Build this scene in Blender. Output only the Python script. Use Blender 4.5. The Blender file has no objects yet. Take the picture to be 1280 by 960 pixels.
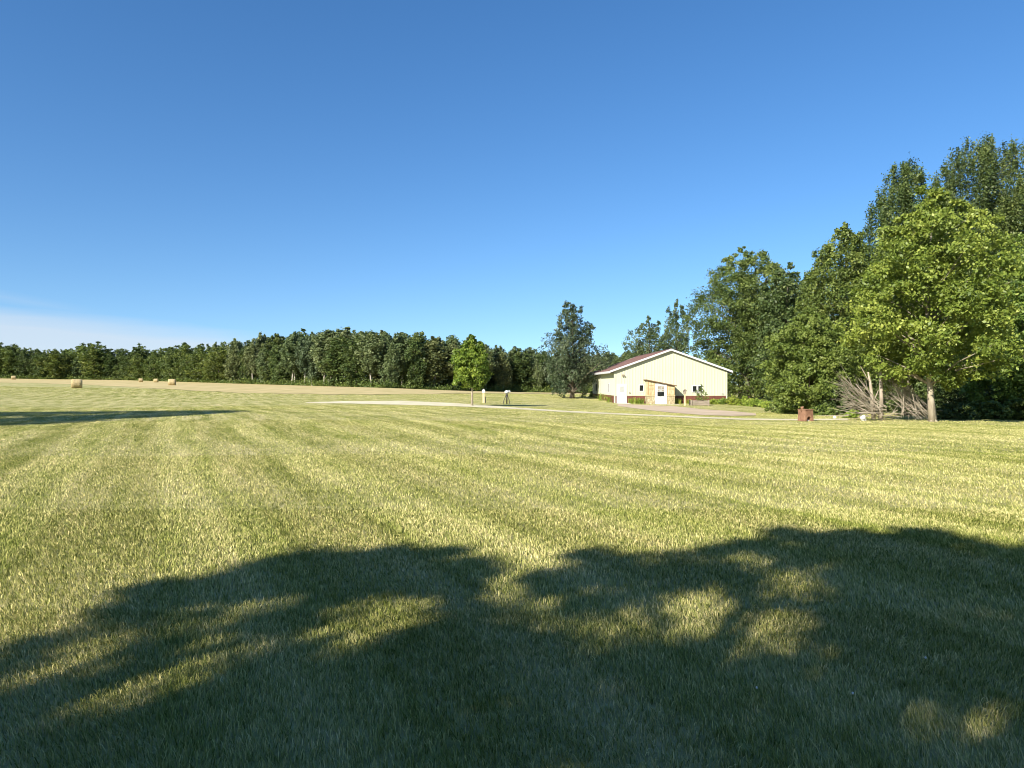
import bpy, math
import numpy as np
from mathutils import Vector

rng = np.random.default_rng(11)
F = 887.0            # focal length in photo pixels (1280 wide)
CAM_Z = 1.6
SUN_AZ = math.radians(40)    # light travels forward and to the right
SUN_EL = math.radians(31)
TO_SUN = np.array([-math.sin(SUN_AZ)*math.cos(SUN_EL), -math.cos(SUN_AZ)*math.cos(SUN_EL), math.sin(SUN_EL)])

scene = bpy.context.scene
COL = scene.collection

# ------------------------------------------------------------------ terrain
CTRL = [(0,523,33),(300,514,40),(640,515,42),(590,507,56),(768,504,78),(909,504,78),(838,504,79),
        (714,497,95),(1165,527,34),(1280,528,34),(945,510,70),(1040,516,52),(1007,526,36),
        (0,473,330),(150,475,330),(300,480,250),(400,483,215),(480,485,200),(560,488,215),(640,490,240),(700,491,240),
        (96,485,121),(780,492,170),(900,492,170),(1100,512,62),(1280,514,62),(300,505,62),(0,505,62),
        (0,465,700),(640,482,700),(1280,492,700)]
_c = []
for px, py, Y in CTRL:
    X = (px-640)/F*Y
    _c.append((math.atan2(X, Y), math.log(math.hypot(X, Y)), CAM_Z-(py-480)/F*Y))
for a in (-.65, -.3, 0, .3, .65):
    _c.append((a, math.log(12), 0.0)); _c.append((a, math.log(20), 0.0))
_c = np.array(_c)
_S = np.array([2.2, 1.0])
def _tps(r):
    return np.where(r > 1e-9, r*r*np.log(np.maximum(r, 1e-9)), 0.0)
_P = _c[:, :2]*_S
_n = len(_P)
_K = _tps(np.linalg.norm(_P[:, None]-_P[None], axis=2)) + 0.004*np.eye(_n)
_A = np.zeros((_n+3, _n+3)); _A[:_n, :_n] = _K
_A[:_n, _n] = 1; _A[:_n, _n+1:] = _P; _A[_n, :_n] = 1; _A[_n+1:, :_n] = _P.T
_w = np.linalg.solve(_A, np.concatenate([_c[:, 2], np.zeros(3)]))
def zg(X, Y):
    X = np.atleast_1d(np.asarray(X, float)); Y = np.atleast_1d(np.asarray(Y, float))
    r = np.hypot(X, Y); th = np.clip(np.arctan2(X, Y), -.72, .72)
    lr = np.log(np.clip(r, 10, 700))
    P = np.stack([th, lr], -1)*_S
    out = np.zeros(len(X))
    for i in range(0, len(X), 20000):
        p = P[i:i+20000]
        D = _tps(np.linalg.norm(p[:, None]-_P[None], axis=2))
        out[i:i+20000] = D@_w[:_n] + _w[_n] + p@_w[_n+1:]
    s = np.clip((r-9)/14, 0, 1); s = s*s*(3-2*s)
    back = np.clip((Y+2)/8, 0, 1)
    return np.clip(out, -3, 8)*s*back
def z1(x, y): return float(zg(x, y)[0])
_Ys = np.exp(np.linspace(math.log(1.2), math.log(600), 900))
def G(px, py):
    """point of the terrain seen at a photo pixel"""
    X = (px-640)/F*_Ys
    d = CAM_Z - (py-480)/F*_Ys - zg(X, _Ys)
    k = np.where(d <= 0)[0]
    Y = _Ys[k[0]] if len(k) else _Ys[-1]
    if len(k) and k[0] > 0:
        i = k[0]; t = d[i-1]/(d[i-1]-d[i]); Y = _Ys[i-1]+t*(_Ys[i]-_Ys[i-1])
    x = (px-640)/F*Y
    return np.array([x, Y, z1(x, Y)])
def at(px, Y): 
    x = (px-640)/F*Y
    return np.array([x, Y, z1(x, Y)])
def topz(py, Y): return CAM_Z-(py-480)/F*Y

# ------------------------------------------------------------------ materials
def new_mat(name):
    m = bpy.data.materials.new(name); m.use_nodes = True
    nt = m.node_tree; nt.nodes.clear()
    out = nt.nodes.new('ShaderNodeOutputMaterial')
    return m, nt, out
def N(nt, t, **kw):
    n = nt.nodes.new(t)
    for k, v in kw.items():
        if k in n.inputs: n.inputs[k].default_value = v
        else: setattr(n, k, v)
    return n
def ramp(nt, stops, interp='LINEAR'):
    r = nt.nodes.new('ShaderNodeValToRGB'); r.color_ramp.interpolation = interp
    el = r.color_ramp.elements
    while len(el) < len(stops): el.new(0.5)
    for e, (p, c) in zip(el, stops):
        e.position = p; e.color = (c[0], c[1], c[2], 1)
    return r
def L(nt, a, b): nt.links.new(a, b)

def surf_mat(name, c1, c2, scale=4, rough=.6, bump=.2, bscale=30, detail=6, stretch=(1,1,1), metallic=0, spec=.4):
    m, nt, out = new_mat(name)
    tc = N(nt, 'ShaderNodeTexCoord'); mp = N(nt, 'ShaderNodeMapping'); mp.inputs['Scale'].default_value = stretch
    L(nt, tc.outputs['Object'], mp.inputs['Vector'])
    no = N(nt, 'ShaderNodeTexNoise', Scale=scale, Detail=detail); L(nt, mp.outputs[0], no.inputs['Vector'])
    r = ramp(nt, [(.3, c1), (.7, c2)]); L(nt, no.outputs[0], r.inputs[0])
    b = N(nt, 'ShaderNodeBsdfPrincipled', Roughness=rough, Metallic=metallic); b.inputs['Specular IOR Level'].default_value = spec
    L(nt, r.outputs[0], b.inputs['Base Color'])
    n2 = N(nt, 'ShaderNodeTexNoise', Scale=bscale, Detail=4); L(nt, mp.outputs[0], n2.inputs['Vector'])
    bp = N(nt, 'ShaderNodeBump', Strength=bump, Distance=.05); L(nt, n2.outputs[0], bp.inputs['Height'])
    L(nt, bp.outputs[0], b.inputs['Normal']); L(nt, b.outputs[0], out.inputs[0])
    return m

LG = 1.3    # overall leaf lightness
def leaf_mat(name, dark, mid, light, trans=.32, rough=.5, vary=1.0):
    dark, mid, light = [tuple(c*LG for c in q) for q in (dark, mid, light)]
    m, nt, out = new_mat(name)
    at_ = N(nt, 'ShaderNodeAttribute', attribute_name='tint')
    r0 = ramp(nt, [(0, dark), (.55, mid), (1, light)]); L(nt, at_.outputs['Fac'], r0.inputs[0])
    oi = N(nt, 'ShaderNodeObjectInfo'); r1 = ramp(nt, [(0, (.8, .88, .95)), (.3, (1.15, 1.02, .85)), (.6, (.92, 1.0, .9)), (1, (1.3, 1.22, 1.15))]); L(nt, oi.outputs['Random'], r1.inputs[0])
    r = N(nt, 'ShaderNodeMix', data_type='RGBA', blend_type='MULTIPLY'); r.inputs[0].default_value = vary; L(nt, r0.outputs[0], r.inputs[6]); L(nt, r1.outputs[0], r.inputs[7])
    b = N(nt, 'ShaderNodeBsdfPrincipled', Roughness=rough); b.inputs['Specular IOR Level'].default_value = .35
    L(nt, r.outputs[2], b.inputs['Base Color'])
    t = N(nt, 'ShaderNodeBsdfTranslucent')
    hs = N(nt, 'ShaderNodeHueSaturation', Saturation=1.1, Value=1.2); L(nt, r.outputs[2], hs.inputs['Color'])
    L(nt, hs.outputs[0], t.inputs['Color'])
    mx = N(nt, 'ShaderNodeMixShader'); mx.inputs[0].default_value = trans
    L(nt, b.outputs[0], mx.inputs[1]); L(nt, t.outputs[0], mx.inputs[2]); L(nt, mx.outputs[0], out.inputs[0])
    return m

# lawn colour group: mown stripes, dry patches, shared by the soil sheet and the grass blades
def lawn_group():
    g = bpy.data.node_groups.new('lawn_colour', 'ShaderNodeTree')
    g.interface.new_socket('Color', in_out='OUTPUT', socket_type='NodeSocketColor')
    g.interface.new_socket('Dry', in_out='OUTPUT', socket_type='NodeSocketFloat')
    go = g.nodes.new('NodeGroupOutput')
    geo = N(g, 'ShaderNodeNewGeometry')
    # stripes run along direction (-0.5, 1)
    mp = N(g, 'ShaderNodeMapping'); mp.inputs['Rotation'].default_value = (0, 0, -math.atan2(.46, 1))
    L(g, geo.outputs['Position'], mp.inputs['Vector'])
    # low frequency wobble of the mower lines
    nw = N(g, 'ShaderNodeTexNoise', Scale=.06, Detail=1); L(g, mp.outputs[0], nw.inputs['Vector'])
    sx = N(g, 'ShaderNodeSeparateXYZ'); L(g, mp.outputs[0], sx.inputs[0])
    ma = N(g, 'ShaderNodeMath', operation='MULTIPLY_ADD'); L(g, nw.outputs[0], ma.inputs[0]); ma.inputs[1].default_value = 7.0; L(g, sx.outputs[0], ma.inputs[2])
    fr = N(g, 'ShaderNodeMath', operation='MULTIPLY'); L(g, ma.outputs[0], fr.inputs[0]); fr.inputs[1].default_value = math.pi/.72
    si = N(g, 'ShaderNodeMath', operation='SINE'); L(g, fr.outputs[0], si.inputs[0])
    # streak noise stretched along the mower lines
    m2 = N(g, 'ShaderNodeMapping'); m2.inputs['Scale'].default_value = (2.9, .10, 1); L(g, mp.outputs[0], m2.inputs['Vector'])
    n1 = N(g, 'ShaderNodeTexNoise', Scale=1.0, Detail=5, Roughness=.6); L(g, m2.outputs[0], n1.inputs['Vector'])
    n2 = N(g, 'ShaderNodeTexNoise', Scale=.22, Detail=5, Roughness=.6); L(g, geo.outputs['Position'], n2.inputs['Vector'])
    n3 = N(g, 'ShaderNodeTexNoise', Scale=5.5, Detail=4, Roughness=.75); L(g, geo.outputs['Position'], n3.inputs['Vector'])
    def madd(a, k, b):
        q = N(g, 'ShaderNodeMath', operation='MULTIPLY_ADD'); L(g, a, q.inputs[0]); q.inputs[1].default_value = k
        if b is None: q.inputs[2].default_value = 0
        else: L(g, b, q.inputs[2])
        return q.outputs[0]
    v = madd(si.outputs[0], .062, None)
    v = madd(n1.outputs[0], .58, v); v = madd(n2.outputs[0], .62, v); v = madd(n3.outputs[0], .6, v)
    sub = N(g, 'ShaderNodeMath', operation='SUBTRACT'); L(g, v, sub.inputs[0]); sub.inputs[1].default_value = .375
    r = ramp(g, [(.14, (.14, .175, .036)), (.36, (.248, .262, .08)), (.54, (.385, .368, .165)), (.80, (.53, .475, .27))])
    L(g, sub.outputs[0], r.inputs[0]); L(g, r.outputs[0], go.inputs[0]); L(g, sub.outputs[0], go.inputs[1])
    return g
LAWN = lawn_group()

def lawn_soil():
    m, nt, out = new_mat('lawn_soil')
    g = nt.nodes.new('ShaderNodeGroup'); g.node_tree = LAWN
    geo = N(nt, 'ShaderNodeNewGeometry')
    nf = N(nt, 'ShaderNodeTexNoise', Scale=9, Detail=8, Roughness=.75); L(nt, geo.outputs['Position'], nf.inputs['Vector'])
    rr = ramp(nt, [(.3, (.62, .62, .6)), (.7, (1.4, 1.36, 1.3))]); L(nt, nf.outputs[0], rr.inputs[0])
    mx = N(nt, 'ShaderNodeMix', data_type='RGBA', blend_type='MULTIPLY'); mx.inputs[0].default_value = 1
    L(nt, g.outputs[0], mx.inputs[6]); L(nt, rr.outputs[0], mx.inputs[7])
    b = N(nt, 'ShaderNodeBsdfPrincipled', Roughness=.9); b.inputs['Specular IOR Level'].default_value = .1
    L(nt, mx.outputs[2], b.inputs['Base Color'])
    n4 = N(nt, 'ShaderNodeTexNoise', Scale=14, Detail=5, Roughness=.8); L(nt, geo.outputs['Position'], n4.inputs['Vector'])
    bp = N(nt, 'ShaderNodeBump', Strength=.8, Distance=.08); L(nt, n4.outputs[0], bp.inputs['Height']); L(nt, bp.outputs[0], b.inputs['Normal'])
    L(nt, b.outputs[0], out.inputs[0])
    return m
def blade_mat():
    m, nt, out = new_mat('grass_blade')
    g = nt.nodes.new('ShaderNodeGroup'); g.node_tree = LAWN
    a = N(nt, 'ShaderNodeAttribute', attribute_name='tint')
    r = ramp(nt, [(0, (.30, .40, .17)), (.40, (.9, .98, .68)), (.75, (1.42, 1.36, 1.25)), (1, (2.0, 1.85, 1.85))]); L(nt, a.outputs['Fac'], r.inputs[0])
    mx = N(nt, 'ShaderNodeMix', data_type='RGBA', blend_type='MULTIPLY'); mx.inputs[0].default_value = 1
    L(nt, g.outputs[0], mx.inputs[6]); L(nt, r.outputs[0], mx.inputs[7])
    b = N(nt, 'ShaderNodeBsdfPrincipled', Roughness=.7); b.inputs['Specular IOR Level'].default_value = .12
    L(nt, mx.outputs[2], b.inputs['Base Color'])
    t = N(nt, 'ShaderNodeBsdfTranslucent'); L(nt, mx.outputs[2], t.inputs['Color'])
    ms = N(nt, 'ShaderNodeMixShader'); ms.inputs[0].default_value = .25
    L(nt, b.outputs[0], ms.inputs[1]); L(nt, t.outputs[0], ms.inputs[2]); L(nt, ms.outputs[0], out.inputs[0])
    return m

M = dict(
    soil=lawn_soil(), blade=blade_mat(),
    hay=surf_mat('hay_stubble', (.36, .31, .13), (.58, .46, .24), scale=.35, rough=.9, bump=.6, bscale=6, stretch=(1, 1, 1), spec=.1),
    gravel=surf_mat('gravel', (.52, .47, .32), (.70, .64, .46), scale=.8, rough=.9, bump=.5, bscale=25, spec=.1),
    apron=surf_mat('apron_gravel', (.43, .335, .24), (.56, .45, .33), scale=.7, rough=.9, bump=.4, bscale=25, spec=.1),
    concrete=surf_mat('concrete', (.42, .40, .35), (.55, .53, .47), scale=1.5, rough=.85, bump=.15),
    cream=surf_mat('cream_metal', (.495, .505, .365), (.535, .545, .40), scale=.4, rough=.45, bump=.02, spec=.4),
    maroon=surf_mat('maroon_metal', (.115, .042, .03), (.16, .06, .043), scale=.8, rough=.5, bump=.04),
    roofm=surf_mat('roof_metal', (.095, .048, .04), (.14, .07, .055), scale=.5, rough=.45, bump=.03),
    white=surf_mat('white_paint', (.54, .54, .54), (.62, .62, .62), scale=2, rough=.4, bump=.02),
    soffit=surf_mat('soffit', (.32, .33, .31), (.38, .39, .36), scale=2, rough=.6, bump=.02),
    osb=surf_mat('pine_panel', (.30, .23, .12), (.66, .57, .36), scale=5, rough=.6, bump=.15, stretch=(1, 1, .25)),
    pine=surf_mat('pine_frame', (.36, .245, .11), (.46, .33, .17), scale=5, rough=.6, bump=.1, stretch=(1, 1, .2)),
    brownroof=surf_mat('brown_trim', (.13, .075, .035), (.2, .12, .06), scale=4, rough=.7, bump=.2),
    postwood=surf_mat('pale_post', (.46, .38, .21), (.62, .53, .32), scale=6, rough=.75, bump=.25, stretch=(1, 1, .15)),
    greywood=surf_mat('weathered_wood', (.20, .165, .125), (.33, .28, .22), scale=5, rough=.85, bump=.3, stretch=(.3, 1, 1)),
    black=surf_mat('black_iron', (.015, .015, .015), (.04, .035, .03), scale=6, rough=.5, bump=.15),
    rust=surf_mat('rusty_steel', (.15, .075, .045), (.30, .17, .105), scale=6, rough=.85, bump=.3, spec=.2),
    ash=surf_mat('pale_ash', (.5, .44, .36), (.68, .62, .52), scale=12, rough=.95, bump=.3),
    rock=surf_mat('pale_rock', (.55, .54, .50), (.76, .75, .71), scale=4, rough=.85, bump=.5, bscale=9),
    bale=surf_mat('straw', (.30, .23, .11), (.56, .45, .25), scale=5, rough=.95, bump=.9, bscale=16, stretch=(1, 4, 4), spec=.1),
    bark=surf_mat('grey_bark', (.09, .075, .055), (.20, .17, .13), scale=6, rough=.95, bump=.6, bscale=14, stretch=(1, 1, .25), spec=.1),
    birch=surf_mat('pale_bark', (.26, .24, .19), (.48, .45, .38), scale=4, rough=.85, bump=.3, stretch=(1, 1, .5), spec=.2),
    maplebark=surf_mat('maple_bark', (.25, .21, .15), (.42, .37, .28), scale=6, rough=.9, bump=.5, stretch=(1, 1, .3), spec=.1),
    deadwood=surf_mat('dead_wood', (.24, .20, .15), (.44, .38, .30), scale=5, rough=.9, bump=.4, stretch=(1, 1, .3), spec=.1),
    brush=surf_mat('dry_branches', (.20, .17, .125), (.40, .35, .27), scale=3, rough=.9, bump=.2, spec=.1),
    lf_maple=leaf_mat('maple_leaves', (.056, .09, .014), (.138, .18, .028), (.30, .33, .07), .26, vary=0),
    lf_bright=leaf_mat('bright_leaves', (.055, .1, .015), (.125, .18, .024), (.24, .29, .05), .28, vary=0),
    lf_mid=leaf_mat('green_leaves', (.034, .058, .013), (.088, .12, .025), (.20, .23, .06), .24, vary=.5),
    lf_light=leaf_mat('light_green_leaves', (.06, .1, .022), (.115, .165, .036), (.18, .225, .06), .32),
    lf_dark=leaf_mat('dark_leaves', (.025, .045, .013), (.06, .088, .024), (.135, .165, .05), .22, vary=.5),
    lf_blue=leaf_mat('greyish_leaves', (.024, .042, .02), (.056, .08, .037), (.13, .155, .085), .24, vary=0),
    lf_aspen=leaf_mat('airy_leaves', (.035, .06, .02), (.08, .112, .04), (.16, .19, .085), .26, vary=0),
    lf_grey=leaf_mat('aspen_leaves', (.05, .072, .032), (.105, .135, .058), (.20, .23, .115), .24),
    lf_weed=leaf_mat('weed_leaves', (.10, .15, .025), (.19, .25, .045), (.32, .36, .08), .35),
    clover=surf_mat('clover_petal', (.75, .75, .7), (.82, .82, .78), scale=8, rough=.7, bump=.2),
)
def glass_mat():
    m, nt, out = new_mat('dark_glass')
    b = N(nt, 'ShaderNodeBsdfPrincipled', Roughness=.06); b.inputs['Base Color'].default_value = (.012, .014, .013, 1)
    no = N(nt, 'ShaderNodeTexNoise', Scale=2.0); r = ramp(nt, [(.3, (.008, .01, .01)), (.7, (.03, .032, .03))]); L(nt, no.outputs[0], r.inputs[0]); L(nt, r.outputs[0], b.inputs['Base Color'])
    L(nt, b.outputs[0], out.inputs[0]); return m
M['glass'] = glass_mat()
def stone_mat():
    m, nt, out = new_mat('field_stone')
    tc = N(nt, 'ShaderNodeTexCoord')
    v = N(nt, 'ShaderNodeTexVoronoi', Scale=4.5); L(nt, tc.outputs['Object'], v.inputs['Vector'])
    v2 = N(nt, 'ShaderNodeTexVoronoi', Scale=4.5, feature='DISTANCE_TO_EDGE'); L(nt, tc.outputs['Object'], v2.inputs['Vector'])
    r = ramp(nt, [(0, (.26, .21, .11)), (.5, (.42, .35, .21)), (1, (.55, .49, .34))]); L(nt, v.outputs['Color'], r.inputs[0])
    r2 = ramp(nt, [(0, (.45, .42, .36)), (.08, (1, 1, 1))]); L(nt, v2.outputs[0], r2.inputs[0])
    mx = N(nt, 'ShaderNodeMix', data_type='RGBA', blend_type='MULTIPLY'); mx.inputs[0].default_value = 1
    L(nt, r.outputs[0], mx.inputs[6]); L(nt, r2.outputs[0], mx.inputs[7])
    b = N(nt, 'ShaderNodeBsdfPrincipled', Roughness=.9); L(nt, mx.outputs[2], b.inputs['Base Color'])
    bp = N(nt, 'ShaderNodeBump', Strength=.6, Distance=.04); L(nt, v2.outputs[0], bp.inputs['Height']); L(nt, bp.outputs[0], b.inputs['Normal'])
    L(nt, b.outputs[0], out.inputs[0]); return m
M['stone'] = stone_mat()

# ------------------------------------------------------------------ mesh helpers
def np_mesh(name, verts, faces, mat=None, tint=None, smooth=False):
    verts = np.asarray(verts, np.float32); faces = np.asarray(faces, np.int32)
    me = bpy.data.meshes.new(name)
    me.vertices.add(len(verts)); me.vertices.foreach_set('co', verts.ravel())
    k = faces.shape[1]
    me.loops.add(faces.size); me.loops.foreach_set('vertex_index', faces.ravel())
    me.polygons.add(len(faces)); me.polygons.foreach_set('loop_start', np.arange(0, faces.size, k, dtype=np.int32))
    try: me.polygons.foreach_set('loop_total', np.full(len(faces), k, np.int32))
    except Exception: pass
    if smooth: me.polygons.foreach_set('use_smooth', np.ones(len(faces), bool))
    if tint is not None:
        a = me.attributes.new('tint', 'FLOAT', 'POINT'); a.data.foreach_set('value', np.asarray(tint, np.float32))
    me.update(calc_edges=True)
    if mat: me.materials.append(mat)
    return me
class MB:
    def __init__(s): s.v = []; s.f = []
    def poly(s, pts):
        n = len(s.v); s.v += [tuple(map(float, p)) for p in pts]; s.f.append(tuple(range(n, n+len(pts))))
    def box(s, x0, x1, y0, y1, z0, z1_):
        n = len(s.v)
        s.v += [(x0,y0,z0),(x1,y0,z0),(x1,y1,z0),(x0,y1,z0),(x0,y0,z1_),(x1,y0,z1_),(x1,y1,z1_),(x0,y1,z1_)]
        s.f += [tuple(n+i for i in q) for q in ((0,3,2,1),(4,5,6,7),(0,1,5,4),(1,2,6,5),(2,3,7,6),(3,0,4,7))]
    def hexa(s, p):   # 8 points, bottom 4 then top 4
        n = len(s.v); s.v += [tuple(map(float, q)) for q in p]
        s.f += [tuple(n+i for i in q) for q in ((0,3,2,1),(4,5,6,7),(0,1,5,4),(1,2,6,5),(2,3,7,6),(3,0,4,7))]
    def prism(s, prof, y0, y1):     # profile in xz, extruded along y
        n = len(s.v); k = len(prof)
        s.v += [(x, y0, z) for x, z in prof] + [(x, y1, z) for x, z in prof]
        s.f.append(tuple(range(n, n+k))); s.f.append(tuple(range(n+2*k-1, n+k-1, -1)))
        for i in range(k):
            j = (i+1) % k; s.f.append((n+j, n+i, n+k+i, n+k+j))
    def tube(s, path, radii, sides=6, cap=True):
        path = [np.asarray(p, float) for p in path]
        n = len(s.v)
        for i, p in enumerate(path):
            t = path[min(i+1, len(path)-1)]-path[max(i-1, 0)]; t = t/(np.linalg.norm(t)+1e-9)
            a = np.cross(t, (0.31, .95, .1) if abs(t[2]) > .8 else (0, 0, 1)); a /= np.linalg.norm(a)+1e-9
            b = np.cross(t, a)
            for k in range(sides):
                q = 2*math.pi*k/sides
                s.v.append(tuple(p+radii[i]*(math.cos(q)*a+math.sin(q)*b)))
        for i in range(len(path)-1):
            for k in range(sides):
                k2 = (k+1) % sides
                s.f.append((n+i*sides+k, n+i*sides+k2, n+(i+1)*sides+k2, n+(i+1)*sides+k))
        if cap:
            s.f.append(tuple(n+k for k in range(sides))[::-1])
            m = n+(len(path)-1)*sides; s.f.append(tuple(m+k for k in range(sides)))
    def lathe(s, prof, c=(0,0,0), sides=16):
        n = len(s.v); k = len(prof)
        for r, z in prof:
            for i in range(sides):
                q = 2*math.pi*i/sides; s.v.append((c[0]+r*math.cos(q), c[1]+r*math.sin(q), c[2]+z))
        for j in range(k-1):
            for i in range(sides):
                i2 = (i+1) % sides; s.f.append((n+j*sides+i, n+j*sides+i2, n+(j+1)*sides+i2, n+(j+1)*sides+i))
        s.f.append(tuple(n+i for i in range(sides))[::-1]); s.f.append(tuple(n+(k-1)*sides+i for i in range(sides)))
    def mesh(s, name, mat, smooth=False):
        me = bpy.data.meshes.new(name); me.from_pydata(s.v, [], s.f); me.materials.append(mat)
        if smooth: me.polygons.foreach_set('use_smooth', np.ones(len(me.polygons), bool))
        me.update(); return me
    def build(s, name, mat, parent=None, smooth=False, loc=None, bevel=0):
        o = link(name, s.mesh(name, mat, smooth), parent)
        if loc is not None: o.location = loc
        if bevel:
            b = o.modifiers.new('bevel', 'BEVEL'); b.width = bevel; b.segments = 2
        return o
def link(name, me, parent=None):
    o = bpy.data.objects.new(name, me); COL.objects.link(o)
    if parent is not None: o.parent = parent
    return o
def tag(o, label=None, cat=None, group=None, kind=None):
    for k, v in (('label', label), ('category', cat), ('group', group), ('kind', kind)):
        if v: o[k] = v
    return o
def empty(name, loc, label, cat, group=None, rz=0, scale=None):
    o = bpy.data.objects.new(name, None); COL.objects.link(o); o.location = tuple(map(float, loc)); o.rotation_euler = (0, 0, rz)
    o.empty_display_size = .3
    if scale: o.scale = scale
    return tag(o, label, cat, group)
def copy_tree(o, loc, rz, scale, label, group):
    c = o.copy(); COL.objects.link(c); c.location = tuple(map(float, loc)); c.rotation_euler = (0, 0, rz); c.scale = scale
    c['label'] = label; c['group'] = group
    for ch in o.children:
        d = ch.copy(); COL.objects.link(d); d.parent = c
    return c

# ------------------------------------------------------------------ ground sheets
def polar_sheet(name, mat, th, r0, r1, nr, lift, kind_label=None, logr=True):
    """sheet following the terrain; r0/r1 arrays over th"""
    T = len(th); t = np.linspace(0, 1, nr)
    r0 = np.broadcast_to(r0, (T,)); r1 = np.broadcast_to(r1, (T,))
    R = np.exp(np.log(r0)[:, None]*(1-t)+np.log(r1)[:, None]*t)
    X = (R*np.sin(th)[:, None]).ravel(); Y = (R*np.cos(th)[:, None]).ravel()
    V = np.stack([X, Y, zg(X, Y)+lift], 1)
    i, j = np.meshgrid(np.arange(T-1), np.arange(nr-1), indexing='ij')
    a = (i*nr+j).ravel(); Fc = np.stack([a, a+1, a+nr+1, a+nr], 1)
    return link(name, np_mesh(name, V, Fc[:, ::-1] if False else Fc, mat, smooth=True))
th_full = np.linspace(-math.pi, math.pi, 361)
# a single sheet: rings from the viewer's feet to the horizon
lawn = polar_sheet('lawn_ground', M['soil'], th_full, .02, 5000, 150, 0)
tag(lawn, 'mown lawn with pale mowing stripes and dry patches', 'lawn', kind='structure')

def r_of(px, py):
    p = G(px, py); return math.hypot(p[0], p[1])
hx = np.linspace(-330, 790, 120)
hay_edge = np.interp(hx, [-330, 0, 100, 200, 300, 420, 500, 590, 700, 790], [474, 478, 480.5, 486, 491.2, 493.2, 493, 491.8, 492.4, 493.2])
hay_edge = hay_edge + .25*np.sin(hx*.11)+.18*np.sin(hx*.29+1)
hr0 = np.array([r_of(x, y) for x, y in zip(hx, hay_edge)])
hth = np.arctan2(hx-640, F)
hr1 = np.maximum(hr0*1.25, np.interp(hx, [-330, 150, 300, 480, 640, 790], [420, 420, 330, 260, 300, 300]))
o = polar_sheet('hay_field', M['hay'], hth, hr0, hr1, 40, .035)
tag(o, 'cut tan hay stubble field in front of the woods', 'field', kind='structure')

ROADS = []
def strip(name, mat, pts, lift, label, nsub=14):
    """road strip from a list of (px, py_far, py_near)"""
    ROADS.append(pts)
    pts = np.array(pts, float); t = np.arange(len(pts)); tt = np.linspace(0, len(pts)-1, (len(pts)-1)*nsub+1)
    P = np.stack([np.interp(tt, t, pts[:, k]) for k in range(3)], 1)
    wob = .25*np.sin(tt*5.1)+.2*np.sin(tt*11.3)
    V = []
    for k, (px, a, b) in enumerate(P):
        fa = G(px, a+.15*wob[k]); nb = G(px, b+.2*wob[k])
        for s in np.linspace(0, 1, 5):
            p = fa*(1-s)+nb*s; V.append((p[0], p[1], z1(p[0], p[1])+lift))
    Fc = []
    for k in range(len(P)-1):
        for s in range(4):
            a = k*5+s; Fc.append((a, a+1, a+6, a+5))
    o = link(name, np_mesh(name, V, Fc, mat, smooth=True))
    return tag(o, label, 'path', kind='structure')
strip('gravel_path', M['gravel'], [(382, 503.0, 503.7), (430, 501.6, 504.2), (500, 501.0, 506.0), (560, 503.5, 507.6), (640, 509.2, 511.1), (700, 513.2, 514.9), (760, 516.1, 517.7), (850, 520.1, 521.7),
      (930, 523.3, 525.0), (1000, 524.0, 525.5), (1060, 523.4, 525.2)], .012, 'pale gravel drive crossing the lawn in front of the barn')
strip('gravel_apron', M['apron'], [(772, 504.4, 507.5), (800, 506.4, 511.5), (840, 507.6, 516.0), (880, 511.8, 519.0), (915, 514.0, 520.0), (945, 517.2, 519.4)], .018, 'pinkish gravel yard in front of the barn doors')

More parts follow.
